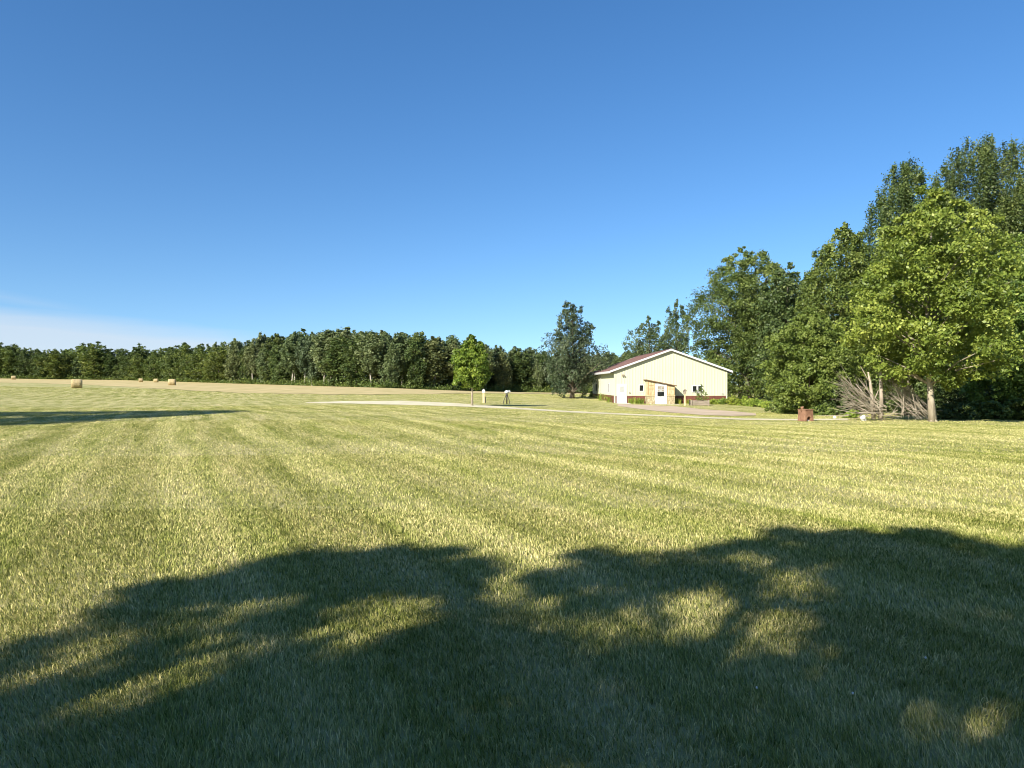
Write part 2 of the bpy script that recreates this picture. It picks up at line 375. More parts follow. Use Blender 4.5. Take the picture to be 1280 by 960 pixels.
# grass blades
def grass():
    Vs = []; Fs = []; Ts = []; base = 0
    # stripe direction lean
    bands = [(1.9, 5.0, 6500, True), (5.0, 9, 3000, True), (9, 16, 1050, False), (16, 30, 330, False), (30, 55, 100, False), (55, 125, 26, False)]
    for y0, y1_, dens, bent in bands:
        w0 = .80*y1_+2.5
        n = int(dens*2*w0*(y1_-y0))
        X = rng.uniform(-w0, w0, n); Y = rng.uniform(y0, y1_, n)
        keep = np.abs(X) < .80*Y+2.2
        if y1_ > 100: keep &= np.hypot(X, Y) < np.interp(np.arctan2(X, Y), hth, hr0)-1
        if y1_ > 35:
            px = 640+F*X/Y; py = 480+F*(CAM_Z-zg(X, Y))/Y
            for pts in ROADS:
                q = np.array(pts, float)
                keep &= ~((px > q[0, 0]) & (px < q[-1, 0]) & (py > np.interp(px, q[:, 0], q[:, 1])) & (py < np.interp(px, q[:, 0], q[:, 2])+.25))
        X = X[keep]; Y = Y[keep]; n = len(X)
        # clumpy heights
        cl = .5+.5*np.sin(X*3.1+1.7*np.sin(Y*2.3))*np.sin(Y*2.7+1.3*np.sin(X*1.9))
        h = rng.uniform(.026, .056, n)*(0.9+.15*cl)*np.where(rng.random(n) < .03, 1.35, 1)
        if not bent: h *= np.clip(.9-.013*(Y-9), .5, 1)
        w = np.maximum(.0042, .00125*Y)*rng.uniform(.7, 1.3, n)
        a = rng.uniform(0, 2*math.pi, n)
        # width axis mostly across view
        wx = np.cos(a)*w*.5; wy = np.sin(a)*w*.5
        la = rng.uniform(0, 2*math.pi, n); lm = rng.uniform(.1, .75, n)*h
        lx = np.cos(la)*lm-.12*h; ly = np.sin(la)*lm+.25*h*np.sign(np.sin((X*.894+Y*.447)*math.pi/1.15))
        z = zg(X, Y)
        tint = np.clip(rng.beta(1.5, 1.7, n)+rng.normal(0, .05, n), 0, 1)
        tint[rng.random(n) < .06] = 1
        if bent:
            v = np.zeros((n, 5, 3), np.float32)
            v[:, 0] = np.stack([X-wx, Y-wy, z], 1); v[:, 1] = np.stack([X+wx, Y+wy, z], 1)
            v[:, 2] = np.stack([X+lx*.4+wx*.8, Y+ly*.4+wy*.8, z+h*.6], 1); v[:, 3] = np.stack([X+lx*.4-wx*.8, Y+ly*.4-wy*.8, z+h*.6], 1)
            v[:, 4] = np.stack([X+lx, Y+ly, z+h*.98-lm*.25], 1)
            i = base+np.arange(n)*5
            f = np.concatenate([np.stack([i, i+1, i+2], 1), np.stack([i, i+2, i+3], 1), np.stack([i+3, i+2, i+4], 1)])
            k = 5
        else:
            v = np.zeros((n, 3, 3), np.float32)
            v[:, 0] = np.stack([X-wx, Y-wy, z], 1); v[:, 1] = np.stack([X+wx, Y+wy, z], 1); v[:, 2] = np.stack([X+lx, Y+ly, z+h], 1)
            i = base+np.arange(n)*3; f = np.stack([i, i+1, i+2], 1); k = 3
        Vs.append(v.reshape(-1, 3)); Fs.append(f); Ts.append(np.repeat(tint, k)); base += n*k
    return np_mesh('grass', np.concatenate(Vs), np.concatenate(Fs), M['blade'], np.concatenate(Ts))
o = link('grass', grass()); tag(o, 'short yellow green mown grass blades covering the lawn', 'grass', kind='stuff')

# ------------------------------------------------------------------ foliage
def leaves_mesh(name, C, size, tint, mat, up=.35, outward=None, r=rng, aspect=.62):
    """diamond leaves at centres C"""
    n = len(C)
    nrm = r.normal(size=(n, 3)); nrm[:, 2] += up
    if outward is not None: nrm += outward*.7
    nrm /= np.linalg.norm(nrm, axis=1)[:, None]+1e-9
    a = np.cross(nrm, r.normal(size=(n, 3))); a /= np.linalg.norm(a, axis=1)[:, None]+1e-9
    b = np.cross(nrm, a)
    s = (size*r.uniform(.6, 1.35, n))[:, None]
    v = np.zeros((n, 4, 3), np.float32)
    v[:, 0] = C-a*s*.5; v[:, 1] = C+b*s*.5*aspect+nrm*s*.08; v[:, 2] = C+a*s*.5; v[:, 3] = C-b*s*.5*aspect+nrm*s*.08
    i = np.arange(n)*4
    return np_mesh(name, v.reshape(-1, 3), np.stack([i, i+1, i+2, i+3], 1), mat, np.repeat(tint, 4))

def crown_points(prof, H, n_b, per, r, lump=.27, zflat=.75, stretch=1.0, noise=.22, inner=.3, lean=(0, 0), sig=.19):
    """prof: list of (height fraction, radius m). returns bough centres, leaf centres, outward dirs, bough tint"""
    ph = np.array([p[0] for p in prof]); pr = np.array([p[1] for p in prof])
    hs = np.linspace(ph[0], ph[-1], 200); rs = np.interp(hs, ph, pr)
    cdf = np.cumsum(rs**1.25); cdf /= cdf[-1]
    k1, k2, k3, k4 = r.uniform(0, 6.28, 4)
    B = []; RB = []
    for i in range(n_b):
        u = (i+r.uniform(0, 1))/n_b
        hf = np.interp(u, cdf, hs); R = np.interp(hf, ph, pr)
        az = i*2.39996+r.uniform(-.5, .5)
        nz = 1+noise*(.6*math.sin(3*az+k1+5*hf)+.5*math.sin(2*az+k2-9*hf)+.6*math.sin(17*hf+k3+az))
        q = r.uniform(0, .6) if r.random() < inner else r.uniform(.68, 1.0)
        rb = max(.16, lump*R*r.uniform(.65, 1.3)+.02*H*r.uniform(.5, 1))
        rad = max(0, R*nz*q-rb*.55)
        B.append((rad*math.cos(az)+lean[0]*hf, rad*math.sin(az)+lean[1]*hf, hf*H-rb*.3)); RB.append(rb)
    B = np.array(B); RB = np.array(RB)
    # twigs on each bough, leaves about each twig
    nt_ = 9; pt = max(2, per//nt_)
    d = r.normal(size=(n_b, nt_, 3)); d[..., 2] += .35
    outb = B.copy(); outb[:, 2] = .25*np.linalg.norm(B[:, :2], axis=1); outb /= np.linalg.norm(outb, axis=1)[:, None]+1e-6
    d += .5*outb[:, None]; d /= np.linalg.norm(d, axis=2)[..., None]+1e-9
    sc = np.array([1/math.sqrt(stretch), 1/math.sqrt(stretch), zflat*stretch])
    T = B[:, None]+d*sc*(RB[:, None]*r.uniform(.5, 1.05, (n_b, nt_)))[..., None]
    Lf = T[:, :, None]+r.normal(size=(n_b, nt_, pt, 3))*sc*(RB*sig)[:, None, None, None]
    out = np.repeat(d[:, :, None], pt, 2)
    tint = r.normal(.5, .13, n_b)[:, None, None]+r.normal(0, .1, (n_b, nt_, 1))+r.normal(0, .14, (n_b, nt_, pt))
    return B, RB, Lf.reshape(-1, 3), out.reshape(-1, 3), np.clip(tint.reshape(-1), 0, 1)

def trunk_mb(H, tr, B, RB, crown_base, r, lean=(0, 0), top=.86, nbr=40, sides=8):
    mb = MB()
    n = 9; path = []; rad = []
    wx, wy = r.normal(0, .012*H, 2)
    for i in range(n):
        t = i/(n-1); path.append((lean[0]*t*top+wx*math.sin(3.1*t), lean[1]*t*top+wy*math.sin(3.1*t), t*H*top-.15*(i == 0)))
        rad.append(tr*(1.35 if i == 0 else 1)*(1-.88*t)+.008)
    mb.tube(path, rad, sides)
    # root flare
    for q in range(5):
        a = q*1.257+r.uniform(-.3, .3)
        mb.tube([(0, 0, tr*1.6), (tr*.9*math.cos(a), tr*.9*math.sin(a), tr*.6), (tr*1.9*math.cos(a), tr*1.9*math.sin(a), -.08)], [tr*.55, tr*.4, tr*.14], 5)
    idx = r.permutation(len(B))[:nbr]
    for k in idx:
        b = B[k]; d = math.hypot(b[0], b[1]); h0 = max(crown_base*H*.9, b[2]-d*r.uniform(.5, 1.0)); t = min(1, h0/(H*top))
        s = np.array([lean[0]*t*top+wx*math.sin(3.1*t), lean[1]*t*top+wy*math.sin(3.1*t), t*H*top])
        mid = (s*.5+b*.5)+np.array([0, 0, .07*d])
        r0 = max(.02, tr*(1-.88*t)*.42)
        mb.tube([s, mid, b, b+(b-mid)*.25], [r0, r0*.6, r0*.3, r0*.1], 5, cap=False)
    return mb

def make_tree(name, label, px, Y, top_py, prof, mat, bark, tr, n_b=110, per=160, leaf=.2, group=None, seed=1, cat='tree',
              height=None, nbr=40, loc=None, crown_name='crown', **kw):
    r = np.random.default_rng(seed)
    p = at(px, Y) if loc is None else np.array(loc, float)
    H = height if height else topz(top_py, Y)-p[2]
    root = empty(name, p, label, cat, group)
    B, RB, C, out, tint = crown_points(prof, H, n_b, per, r, **kw)
    link(crown_name, leaves_mesh(crown_name, C, leaf, tint, mat, outward=out, r=r), root)
    mb = trunk_mb(H, tr, B, RB, prof[0][0], r, lean=kw.get('lean', (0, 0)), nbr=nbr)
    mb.build('trunk', bark, root, smooth=True)
    return root

# --- named trees in the picture
make_tree('maple_tree', 'bright yellow green young maple with a pale straight trunk standing out on the lawn edge', 1166, 34, 228,
          [(.17, 1.6), (.24, 2.9), (.35, 3.7), (.5, 3.9), (.66, 3.6), (.8, 2.8), (.9, 1.7), (1, .35)], M['lf_maple'], M['maplebark'], .15,
          n_b=175, per=420, leaf=.155, seed=5, lump=.23, noise=.15, zflat=.62, sig=.18, inner=.25, nbr=70, cat='maple tree')
make_tree('leafy_tree', 'broad round crowned dark green tree rising directly behind the right end of the barn', 935, 93, 310,
          [(.04, 4.6), (.15, 5.8), (.3, 6.6), (.5, 7.0), (.7, 6.7), (.85, 5.0), (.94, 3.2), (1, 1.2)], M['lf_mid'], M['bark'], .36,
          n_b=230, per=380, leaf=.25, seed=8, lump=.22, noise=.12)
make_tree('leafy_tree', 'tall mid green tree between the round tree by the barn and the dark spiky tree', 1058, 60, 277,
          [(.05, 2.6), (.25, 3.8), (.5, 4.2), (.7, 3.6), (.85, 2.4), (.95, 1.2), (1, .3)], M['lf_mid'], M['bark'], .28,
          n_b=300, per=230, leaf=.2, seed=9, lump=.19, stretch=1.35, noise=.15)
make_tree('leafy_tree', 'low light green bushy tree with foliage to the ground behind the rusty stove', 1012, 50, 382,
          [(.02, 2.0), (.15, 3.0), (.4, 3.2), (.65, 2.7), (.85, 1.7), (1, .4)], M['lf_light'], M['bark'], .16,
          n_b=240, per=240, leaf=.17, seed=10, lump=.2, noise=.2)
make_tree('tall_tree', 'tall dark tree with spiky upright shoots left of the tallest tree', 1132, 64, 206,
          [(.06, 3.0), (.3, 3.6), (.6, 3.8), (.78, 3.5), (.9, 2.6), (1, 1.0)], M['lf_dark'], M['bark'], .3,
          n_b=440, per=230, leaf=.18, seed=12, lump=.15, stretch=2.3, noise=.12, sig=.24)
make_tree('tall_tree', 'tallest dark tree with spiky upright shoots above the yellow green maple', 1232, 62, 181,
          [(.06, 3.4), (.3, 4.4), (.6, 5.0), (.78, 5.0), (.9, 4.0), (1, 1.8)], M['lf_dark'], M['bark'], .34,
          n_b=560, per=230, leaf=.18, seed=13, lump=.13, stretch=2.4, noise=.12, sig=.24)
make_tree('tall_tree', 'dark tall tree cut off by the right edge of the photo', 1302, 58, 200,
          [(.06, 3.0), (.3, 3.6), (.6, 3.6), (.8, 2.9), (.92, 1.8), (1, .6)], M['lf_dark'], M['bark'], .3,
          n_b=400, per=220, leaf=.18, seed=14, lump=.15, stretch=2.3, sig=.24)
make_tree('leafy_tree', 'mid green tree overlapping the right side of the maple at the photo edge', 1280, 41, 296,
          [(.12, 2.2), (.25, 3.0), (.45, 3.2), (.65, 2.8), (.85, 1.9), (1, .4)], M['lf_light'], M['bark'], .16,
          n_b=220, per=180, leaf=.2, seed=15, lump=.2)
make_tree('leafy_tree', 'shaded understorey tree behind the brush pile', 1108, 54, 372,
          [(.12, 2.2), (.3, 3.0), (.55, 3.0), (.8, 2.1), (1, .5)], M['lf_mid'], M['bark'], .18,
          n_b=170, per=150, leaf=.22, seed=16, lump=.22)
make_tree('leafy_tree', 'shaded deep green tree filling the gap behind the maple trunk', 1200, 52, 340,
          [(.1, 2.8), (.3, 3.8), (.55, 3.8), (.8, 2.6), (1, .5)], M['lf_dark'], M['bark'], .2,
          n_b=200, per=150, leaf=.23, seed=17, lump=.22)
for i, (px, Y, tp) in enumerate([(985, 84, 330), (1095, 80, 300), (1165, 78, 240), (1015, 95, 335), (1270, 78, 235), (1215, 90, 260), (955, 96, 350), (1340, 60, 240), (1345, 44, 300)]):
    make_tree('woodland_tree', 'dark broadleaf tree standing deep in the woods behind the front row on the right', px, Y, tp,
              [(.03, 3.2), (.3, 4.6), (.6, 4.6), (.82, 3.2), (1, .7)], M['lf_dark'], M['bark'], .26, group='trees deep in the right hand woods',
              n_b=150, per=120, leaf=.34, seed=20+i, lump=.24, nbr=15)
make_tree('loose_tree', 'airy grey green tree behind the barn roof, the lower and wider of two', 812, 118, 396,
          [(.1, 3.2), (.35, 4.4), (.6, 4.5), (.8, 3.2), (1, .9)], M['lf_aspen'], M['bark'], .2,
          n_b=110, per=150, leaf=.26, seed=31, lump=.22, stretch=1.4, noise=.32, nbr=60)
make_tree('loose_tree', 'airy grey green tree with a slim pointed top behind the barn ridge', 846, 116, 374,
          [(.1, 3.2), (.35, 4.0), (.6, 3.5), (.8, 2.3), (1, .7)], M['lf_aspen'], M['bark'], .2,
          n_b=110, per=150, leaf=.26, seed=32, lump=.24, stretch=1.6, noise=.32, nbr=60)
make_tree('oak_tree', 'lone dark bluish green oak with ragged crown on the lawn left of the barn', 715, 92, 377,
          [(.06, 1.6), (.12, 3.2), (.25, 4.2), (.42, 4.6), (.58, 4.1), (.74, 3.0), (.88, 2.2), (1, .8)], M['lf_blue'], M['bark'], .27,
          n_b=110, per=240, leaf=.22, seed=34, lump=.24, noise=.36, stretch=1.2, nbr=90, cat='oak tree')
make_tree('sapling', 'small bright green round tree on a pale slim trunk in the middle of the lawn', 590, G(590, 507)[1], 416,
          [(.25, .7), (.33, 1.4), (.46, 1.65), (.62, 1.6), (.78, 1.15), (.9, .6), (1, .12)], M['lf_bright'], M['maplebark'], .09,
          n_b=130, per=150, leaf=.17, seed=35, lump=.24, noise=.18, cat='small tree')

# --- far woods: prototypes copied along the field edge
def proto(kind, seed):
    r = np.random.default_rng(seed); H = 16.0
    if kind == 'round':
        prof = [(.03, 2.0), (.2, 3.4), (.45, 3.9), (.7, 3.5), (.88, 2.2), (1, .5)]; mat = M['lf_mid']; bk = M['bark']; kw = dict(lump=.24); tr = .2
    elif kind == 'aspen':
        prof = [(.3, 1.2), (.45, 2.2), (.65, 2.6), (.82, 2.2), (.94, 1.3), (1, .4)]; mat = M['lf_grey']; bk = M['birch']; kw = dict(lump=.25, stretch=1.5, noise=.25); tr = .17
    elif kind == 'slim':
        prof = [(.12, 1.5), (.3, 2.4), (.55, 2.6), (.78, 1.9), (.92, 1.0), (1, .25)]; mat = M['lf_grey']; bk = M['birch']; kw = dict(lump=.25, stretch=1.6, noise=.22); tr = .17
    else:
        prof = [(.05, 2.2), (.25, 3.0), (.5, 3.1), (.75, 2.5), (.9, 1.5), (1, .4)]; mat = M['lf_dark']; bk = M['bark']; kw = dict(lump=.24, stretch=1.3, noise=.28); tr = .2
    B, RB, C, out, tint = crown_points(prof, H, 84, 72, r, sig=.27, zflat=.95, **kw)
    root = empty('woodland_tree', (0, 0, 0), 'x', 'tree', 'x')
    link('crown', leaves_mesh('crown', C, .46, tint, mat, outward=out, r=r), root)
    trunk_mb(H, tr, B, RB, prof[0][0], r, nbr=14, sides=6).build('trunk', bk, root, smooth=True)
    return root
PROTO = {k: [proto(k, 100+7*i+j) for j in range(5)] for i, k in enumerate(('round', 'aspen', 'slim', 'dark'))}
used = set()
def plant(kind, loc, H, rz, label, group, wide=1.0):
    src = PROTO[kind][int(rng.integers(5))]
    s = H/16.0; sc = (s*wide, s*wide, s)
    if src.name not in used:
        used.add(src.name); src.location = tuple(map(float, loc)); src.rotation_euler = (0, 0, rz); src.scale = sc; src['label'] = label; src['group'] = group
        return src
    return copy_tree(src, loc, rz, sc, label, group)
TOPX = [-120, 0, 30, 60, 110, 150, 200, 260, 310, 330, 370, 430, 480, 520, 560, 600, 640, 665, 690, 750, 800]
TOPY = [428, 430, 433, 438, 430, 437, 431, 429, 425, 420, 416, 411, 413, 414, 420, 428, 432, 438, 440, 438, 436]
BX = [-120, 0, 150, 300, 400, 480, 560, 640, 700, 800]
BD = [335, 330, 330, 262, 226, 205, 215, 240, 245, 215]
ROWS = [(0, 1.0, .96), (6, 1.0, 1.0), (13, 1.05, .98), (22, 1.0, 1.02)]
LBL = {'left': ('distant leafy tree in the low dark treeline left of the tan wisp of cloud edge', 'trees in the far left treeline'),}
for ri, (dback, dens, hs) in enumerate(ROWS):
    px = -110.0
    while px < 800:
        Y = np.interp(px, BX, BD)+dback+rng.uniform(-2.2, 2.2)
        spacing = rng.uniform(4.2, 6.6)*(1 if px > 300 else 1.25)
        p = at(px, Y)
        tp = np.interp(px, TOPX, TOPY)+rng.normal(1.5, 2.8)+(rng.uniform(1, 9) if ri == 0 else 0)
        H = max(8, topz(tp, Y)-p[2])
        u = rng.random()
        if px < 285:
            kind = 'round' if u < .55 else ('dark' if u < .85 else 'slim'); lab = 'leafy tree in the low far treeline behind the hay bales on the left'; grp = 'trees in the far left treeline'
        elif px < 560:
            kind = 'aspen' if u < .45 else ('slim' if u < .8 else 'dark'); lab = 'tall aspen like tree with pale trunk in the raised middle wood'; grp = 'tall trees of the middle wood'
        else:
            kind = 'aspen' if u < .35 else ('dark' if u < .75 else 'slim'); lab = 'shaded tree in the receding treeline between the small bright tree and the barn'; grp = 'trees receding towards the barn'
        if not (ri == 3 and px > 700):
            plant(kind, p, H, rng.uniform(0, 6.28), lab, grp, wide=rng.uniform(1.05, 2.1))
        px += spacing/Y*F/dens
# undergrowth along the field edge
def undergrowth():
    r = np.random.default_rng(77); C = []; T = []
    for px in np.arange(-110, 790, 3.0):
        Y = np.interp(px, BX, BD)-r.uniform(1.5, 4); p = at(px, Y)
        h = r.uniform(.6, 2.6); n = 90
        q = r.normal(size=(n, 3))*np.array([.8, .8, h*.35])+np.array([p[0], p[1], p[2]+h*.45]); C.append(q)
        T.append(np.clip(r.normal(.45, .15)+r.normal(0, .15, n), 0, 1))
    C = np.concatenate(C); T = np.concatenate(T)
    return leaves_mesh('undergrowth', C, .5, T, M['lf_mid'], r=r)
o = link('undergrowth', undergrowth()); tag(o, 'low scrub along the foot of the distant woods', 'undergrowth', kind='stuff')
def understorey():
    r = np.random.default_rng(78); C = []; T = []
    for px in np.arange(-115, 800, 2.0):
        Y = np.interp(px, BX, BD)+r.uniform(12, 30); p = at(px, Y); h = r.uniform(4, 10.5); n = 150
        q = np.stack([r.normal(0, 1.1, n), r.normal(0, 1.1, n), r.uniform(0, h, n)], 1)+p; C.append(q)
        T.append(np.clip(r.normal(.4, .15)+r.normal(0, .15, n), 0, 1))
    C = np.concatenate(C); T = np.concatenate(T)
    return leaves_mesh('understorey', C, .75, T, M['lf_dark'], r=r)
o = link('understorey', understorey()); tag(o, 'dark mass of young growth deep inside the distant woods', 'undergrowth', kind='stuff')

# --- shrubs (leaf balls with stems) and strappy plants
def shrub(name, label, p, w, h, mat, n_b=30, per=100, leaf=.12, seed=1, group=None, cat='shrub'):
    r = np.random.default_rng(seed)
    root = empty(name, p, label, cat, group)
    B, RB, C, out, tint = crown_points([(.02, w*.35), (.25, w*.5), (.6, w*.47), (.85, w*.3), (1, w*.1)], h, n_b, per, r, lump=.35, noise=.3)
    link('foliage', leaves_mesh('foliage', C, leaf, tint, mat, outward=out, r=r), root)
    mb = MB()
    for b in B[::2]: mb.tube([(b[0]*.1, b[1]*.1, -.05), (b[0]*.4, b[1]*.4, b[2]*.5), tuple(b)], [.025, .018, .006], 4, cap=False)
    mb.build('stem', M['bark'], root)
    return root
def strappy(name, label, p, w, h, mat, n=90, seed=1, group=None, cat='plant'):
    r = np.random.default_rng(seed); V = []; Fc = []; T = []
    for i in range(n):
        a = r.uniform(0, 6.28); d = r.uniform(.2, 1)*w*.5; hh = h*r.uniform(.6, 1.1); wd = r.uniform(.012, .024)
        bx, by = r.normal(0, w*.13, 2); t = np.array([-math.sin(a), math.cos(a)])*wd
        m = len(V)
        for s, k in ((0, 1), (.5, 1.1), (.85, .7)):
            rr = d*s**1.6; z = hh*(s*1.5-.55*s*s)
            for sg in (-1, 1): V.append((bx+math.cos(a)*rr+sg*t[0]*k, by+math.sin(a)*rr+sg*t[1]*k, z))
        V.append((bx+math.cos(a)*d*1.15, by+math.sin(a)*d*1.15, hh*.82)); V.append((bx+math.cos(a)*d*1.15, by+math.sin(a)*d*1.15, hh*.80))
        for k in range(3): Fc.append((m+2*k, m+2*k+1, m+2*k+3, m+2*k+2))
        T += [float(np.clip(r.normal(.5, .2), 0, 1))]*8
    o = link(name, np_mesh(name, V, Fc, mat, T)); o.location = tuple(map(float, p))
    return tag(o, label, cat, group)

# ------------------------------------------------------------------ barn
BY = 78.0; BX0 = (768-640)/F*BY; BX1 = (908.5-640)/F*BY; BW = BX1-BX0; BL = 21.0
gz = -.53
barn = empty('barn', ((BX0+BX1)/2, BY, gz), 'cream metal barn with maroon wainscot and red gable roof, wooden porch and white doors', 'barn')
HW = BW/2; EH = 3.55; RH = topz(437.5, BY)-gz-.1   # wall height at the eaves, ridge height
slope = (RH-EH)/HW
WH = .86
def lz(x): return RH-slope*abs(x)
w = MB()
# gable and side walls above the wainscot, ribs of the metal sheets
w.prism([(-HW, WH), (HW, WH), (HW, EH), (0, RH), (-HW, EH)], 0, BL)
for k in range(int(BW/.30)):
    x = -HW+.15+k*.30
    if x > HW-.1: break
    w.hexa([(x-.03, -.028, WH+.03), (x+.03, -.028, WH+.03), (x+.045, -.002, WH+.03), (x-.045, -.002, WH+.03), (x-.03, -.028, lz(x)-.05), (x+.03, -.028, lz(x)-.05), (x+.045, -.002, lz(x)-.05), (x-.045, -.002, lz(x)-.05)])
for k in range(int(BL/.30)):
    y = .15+k*.30
    for sx in (-1, 1):
        xx = sx*HW; w.box(min(xx, xx+sx*.025), max(xx, xx+sx*.025), y-.03, y+.03, WH+.03, EH-.06)
w.build('wall', M['cream'], barn)
m = MB(); e = .012
m.box(-HW-e, HW+e, -e, BL+e, -.3, WH)
for k in range(int(BW/.30)+1):
    x = -HW+.15+k*.30
    if x < HW: m.box(x-.03, x+.03, -e-.022, -e-.001, -.1, WH-.02)
for k in range(int(BL/.30)):
    y = .15+k*.30; m.box(-HW-e-.022, -HW-e-.001, y-.03, y+.03, -.1, WH-.02)
m.build('wainscot', M['maroon'], barn)
m = MB()   # ledge between wall and wainscot, corner trim
m.box(-HW-.05, HW+.05, -.05, .0-.013, WH-.015, WH+.05); m.box(-HW-.05, -HW-.014, -.012, BL, WH-.015, WH+.05)
for sx in (-1, 1):
    x = sx*HW; m.box(x-.10 if sx > 0 else x-.042, x+.042 if sx > 0 else x+.10, -.042, -.03, .0, lz(HW-.1)-.06)
    m.box(min(x+sx*.028, x+sx*.042), max(x+sx*.028, x+sx*.042), -.0295, .10, .0, EH-.1)
m.build('corner_trim', M['cream'], barn)
OV = .55; FO = .34   # eave and gable overhang
TH = .10
m = MB()
for sx in (-1, 1):
    xe = sx*(HW+OV); ze = RH-slope*(HW+OV)
    pts = [(0, RH+.12), (xe, ze+.12), (xe, ze+.20), (0, RH+.20)]
    m.prism(pts if sx > 0 else pts[::-1], -FO, BL+FO)
    nn = int((HW+OV)/1); 
    for k in range(int((BL+2*FO)/.30)):      # ribs running down the slope
        y = -FO+.15+k*.30
        m.hexa([(0, y-.02, RH+.2), (xe, y-.02, ze+.2), (xe, y+.02, ze+.2), (0, y+.02, RH+.2), (0, y-.012, RH+.222), (xe, y-.012, ze+.222), (xe, y+.012, ze+.222), (0, y+.012, RH+.222)])
m.prism([(-.16, RH+.17), (0, RH+.235), (.16, RH+.17), (.16, RH+.2), (0, RH+.265), (-.16, RH+.2)], -FO-.01, BL+FO+.01)
m.build('roof', M['roofm'], barn)
m = MB()   # white rake and eave boards
for yf in (-FO, BL+FO):
    y0, y1_ = (yf-.035, yf-.003) if yf < 0 else (yf+.003, yf+.035)
    for sx in (-1, 1):
        xe = sx*(HW+OV); ze = RH-slope*(HW+OV)
        m.hexa([(0, y0, RH+.02), (xe, y0, ze+.02), (xe, y1_, ze+.02), (0, y1_, RH+.02), (0, y0, RH+.225), (xe, y0, ze+.225), (xe, y1_, ze+.225), (0, y1_, RH+.225)])
for sx in (-1, 1):
    xe = sx*(HW+OV); ze = RH-slope*(HW+OV)
    m.box(min(xe+sx*.003, xe+sx*.035), max(xe+sx*.003, xe+sx*.035), -FO, BL+FO, ze-.04, ze+.2)
m.build('fascia', M['white'], barn)
m = MB()
for sx in (-1, 1):
    xe = sx*(HW+OV); ze = RH-slope*(HW+OV); xw = sx*(HW+.03); zw = RH-slope*(HW+.03)
    for (y0, y1_) in ((-FO+.01, -.03), (BL+.03, BL+FO-.01)):
        m.hexa([(0, y0, RH+.03), (xe, y0, ze+.03), (xe, y1_, ze+.03), (0, y1_, RH+.03), (0, y0, RH+.06), (xe, y0, ze+.06), (xe, y1_, ze+.06), (0, y1_, RH+.06)])
    m.box(min(xw, xe), max(xw, xe), -.028, BL+.028, ze+.0, ze+.03)
m.build('soffit', M['soffit'], barn)
def lx(px): return (px-640)/F*BY-(BX0+BX1)/2
def lzp(py): return topz(py, BY)-gz
# plain side door
def door(name, x0, x1, zb, zt, parent, y=-.03):
    m = MB(); f = .10
    m.box(x0, x0+f, y-.07, y, zb, zt); m.box(x1-f, x1, y-.07, y, zb, zt); m.box(x0+f, x1-f, y-.07, y, zt-f, zt)
    m.box(x0+f, x1-f, y-.035, y-.001, zb, zt-f)
    iw = x1-x0-2*f; cx0 = x0+f
    for (a, b, c, d) in ((.12, .45, .08, .45), (.55, .88, .08, .45)):
        m.box(cx0+a*iw, cx0+b*iw, y-.05, y-.0352, zb+.12+c*(zt-zb-.3)*.9, zb+.12+d*(zt-zb-.3)*.9)
    o = m.build(name, M['white'], parent, bevel=.006)
    return o
d = door('door', lx(770.8), lx(783.2), 0, lzp(480.3), barn)
m = MB(); m.box(lx(774.2), lx(779.8), -.07, -.066, 1.25, 1.86); m.build('pane', M['soffit'], d)
m = MB(); x = lx(780.8); m.tube([(x, -.06, 1.0), (x, -.13, 1.0)], [.03, .04], 8); m.build('handle', M['black'], d)
m = MB(); m.box(lx(769), lx(785.5), -1.5, -.03, -.25, .03); m.build('door_step', M['concrete'], barn)
def window(x0, x1, z0, z1_, side=False):
    f = .075; y = -.028
    m = MB(); p = MB()
    if not side:
        m.box(x0-f, x0, y-.05, y, z0-f, z1_+f); m.box(x1, x1+f, y-.05, y, z0-f, z1_+f); m.box(x0, x1, y-.05, y, z0-f, z0); m.box(x0, x1, y-.05, y, z1_, z1_+f)
        p.box(x0, x1, y-.02, y-.002, z0, z1_)
    else:      # x0,x1 are depths along the left wall
        X = -HW-.026
        m.box(X-.05, X, x0-f, x0, z0-f, z1_+f); m.box(X-.05, X, x1, x1+f, z0-f, z1_+f); m.box(X-.05, X, x0, x1, z0-f, z0); m.box(X-.05, X, x0, x1, z1_, z1_+f)
        p.box(X-.02, X-.002, x0, x1, z0, z1_)
    wdw = m.build('window', M['white'], barn); p.build('pane', M['glass'], wdw)
window(lx(799.3), lx(803.9), lzp(488.6), lzp(481.6))
window(lx(865.7), lx(870.5), lzp(489.6), lzp(482.6))
window(lx(872.6), lx(877.2), lzp(489.6), lzp(482.6))
window(3.6, 4.5, 1.2, 2.15, side=True); window(15.5, 17.0, 1.2, 2.15, side=True)
m = MB(); x = lx(778.8); z = lzp(469.2)
m.box(x-.12, x+.12, -.10, -.029, z-.04, z+.1); m.tube([(x-.1, -.09, z), (x-.12, -.24, z-.05)], [.05, .08], 8); m.tube([(x+.1, -.09, z), (x+.12, -.24, z-.05)], [.05, .08], 8)
m.build('wall_lamp', M['greywood'], barn)
m = MB(); m.box(lx(787)-.06, lx(787)+.06, -.08, -.028, lzp(491)-.07, lzp(491)+.07); m.build('outlet_box', M['greywood'], barn)
m = MB(); m.box(lx(903)-.12, lx(903)+.12, -.08, -.028, lzp(492.2)-.04, lzp(492.2)+.05); m.build('outlet_box', M['soffit'], barn)
m = MB(); y = 11.5; m.tube([(-HW-.09, y, 0.05), (-HW-.09, y, EH-.35), (-HW-.5, y, EH-.2)], [.05, .05, .05], 8); m.build('downspout', M['soffit'], barn)
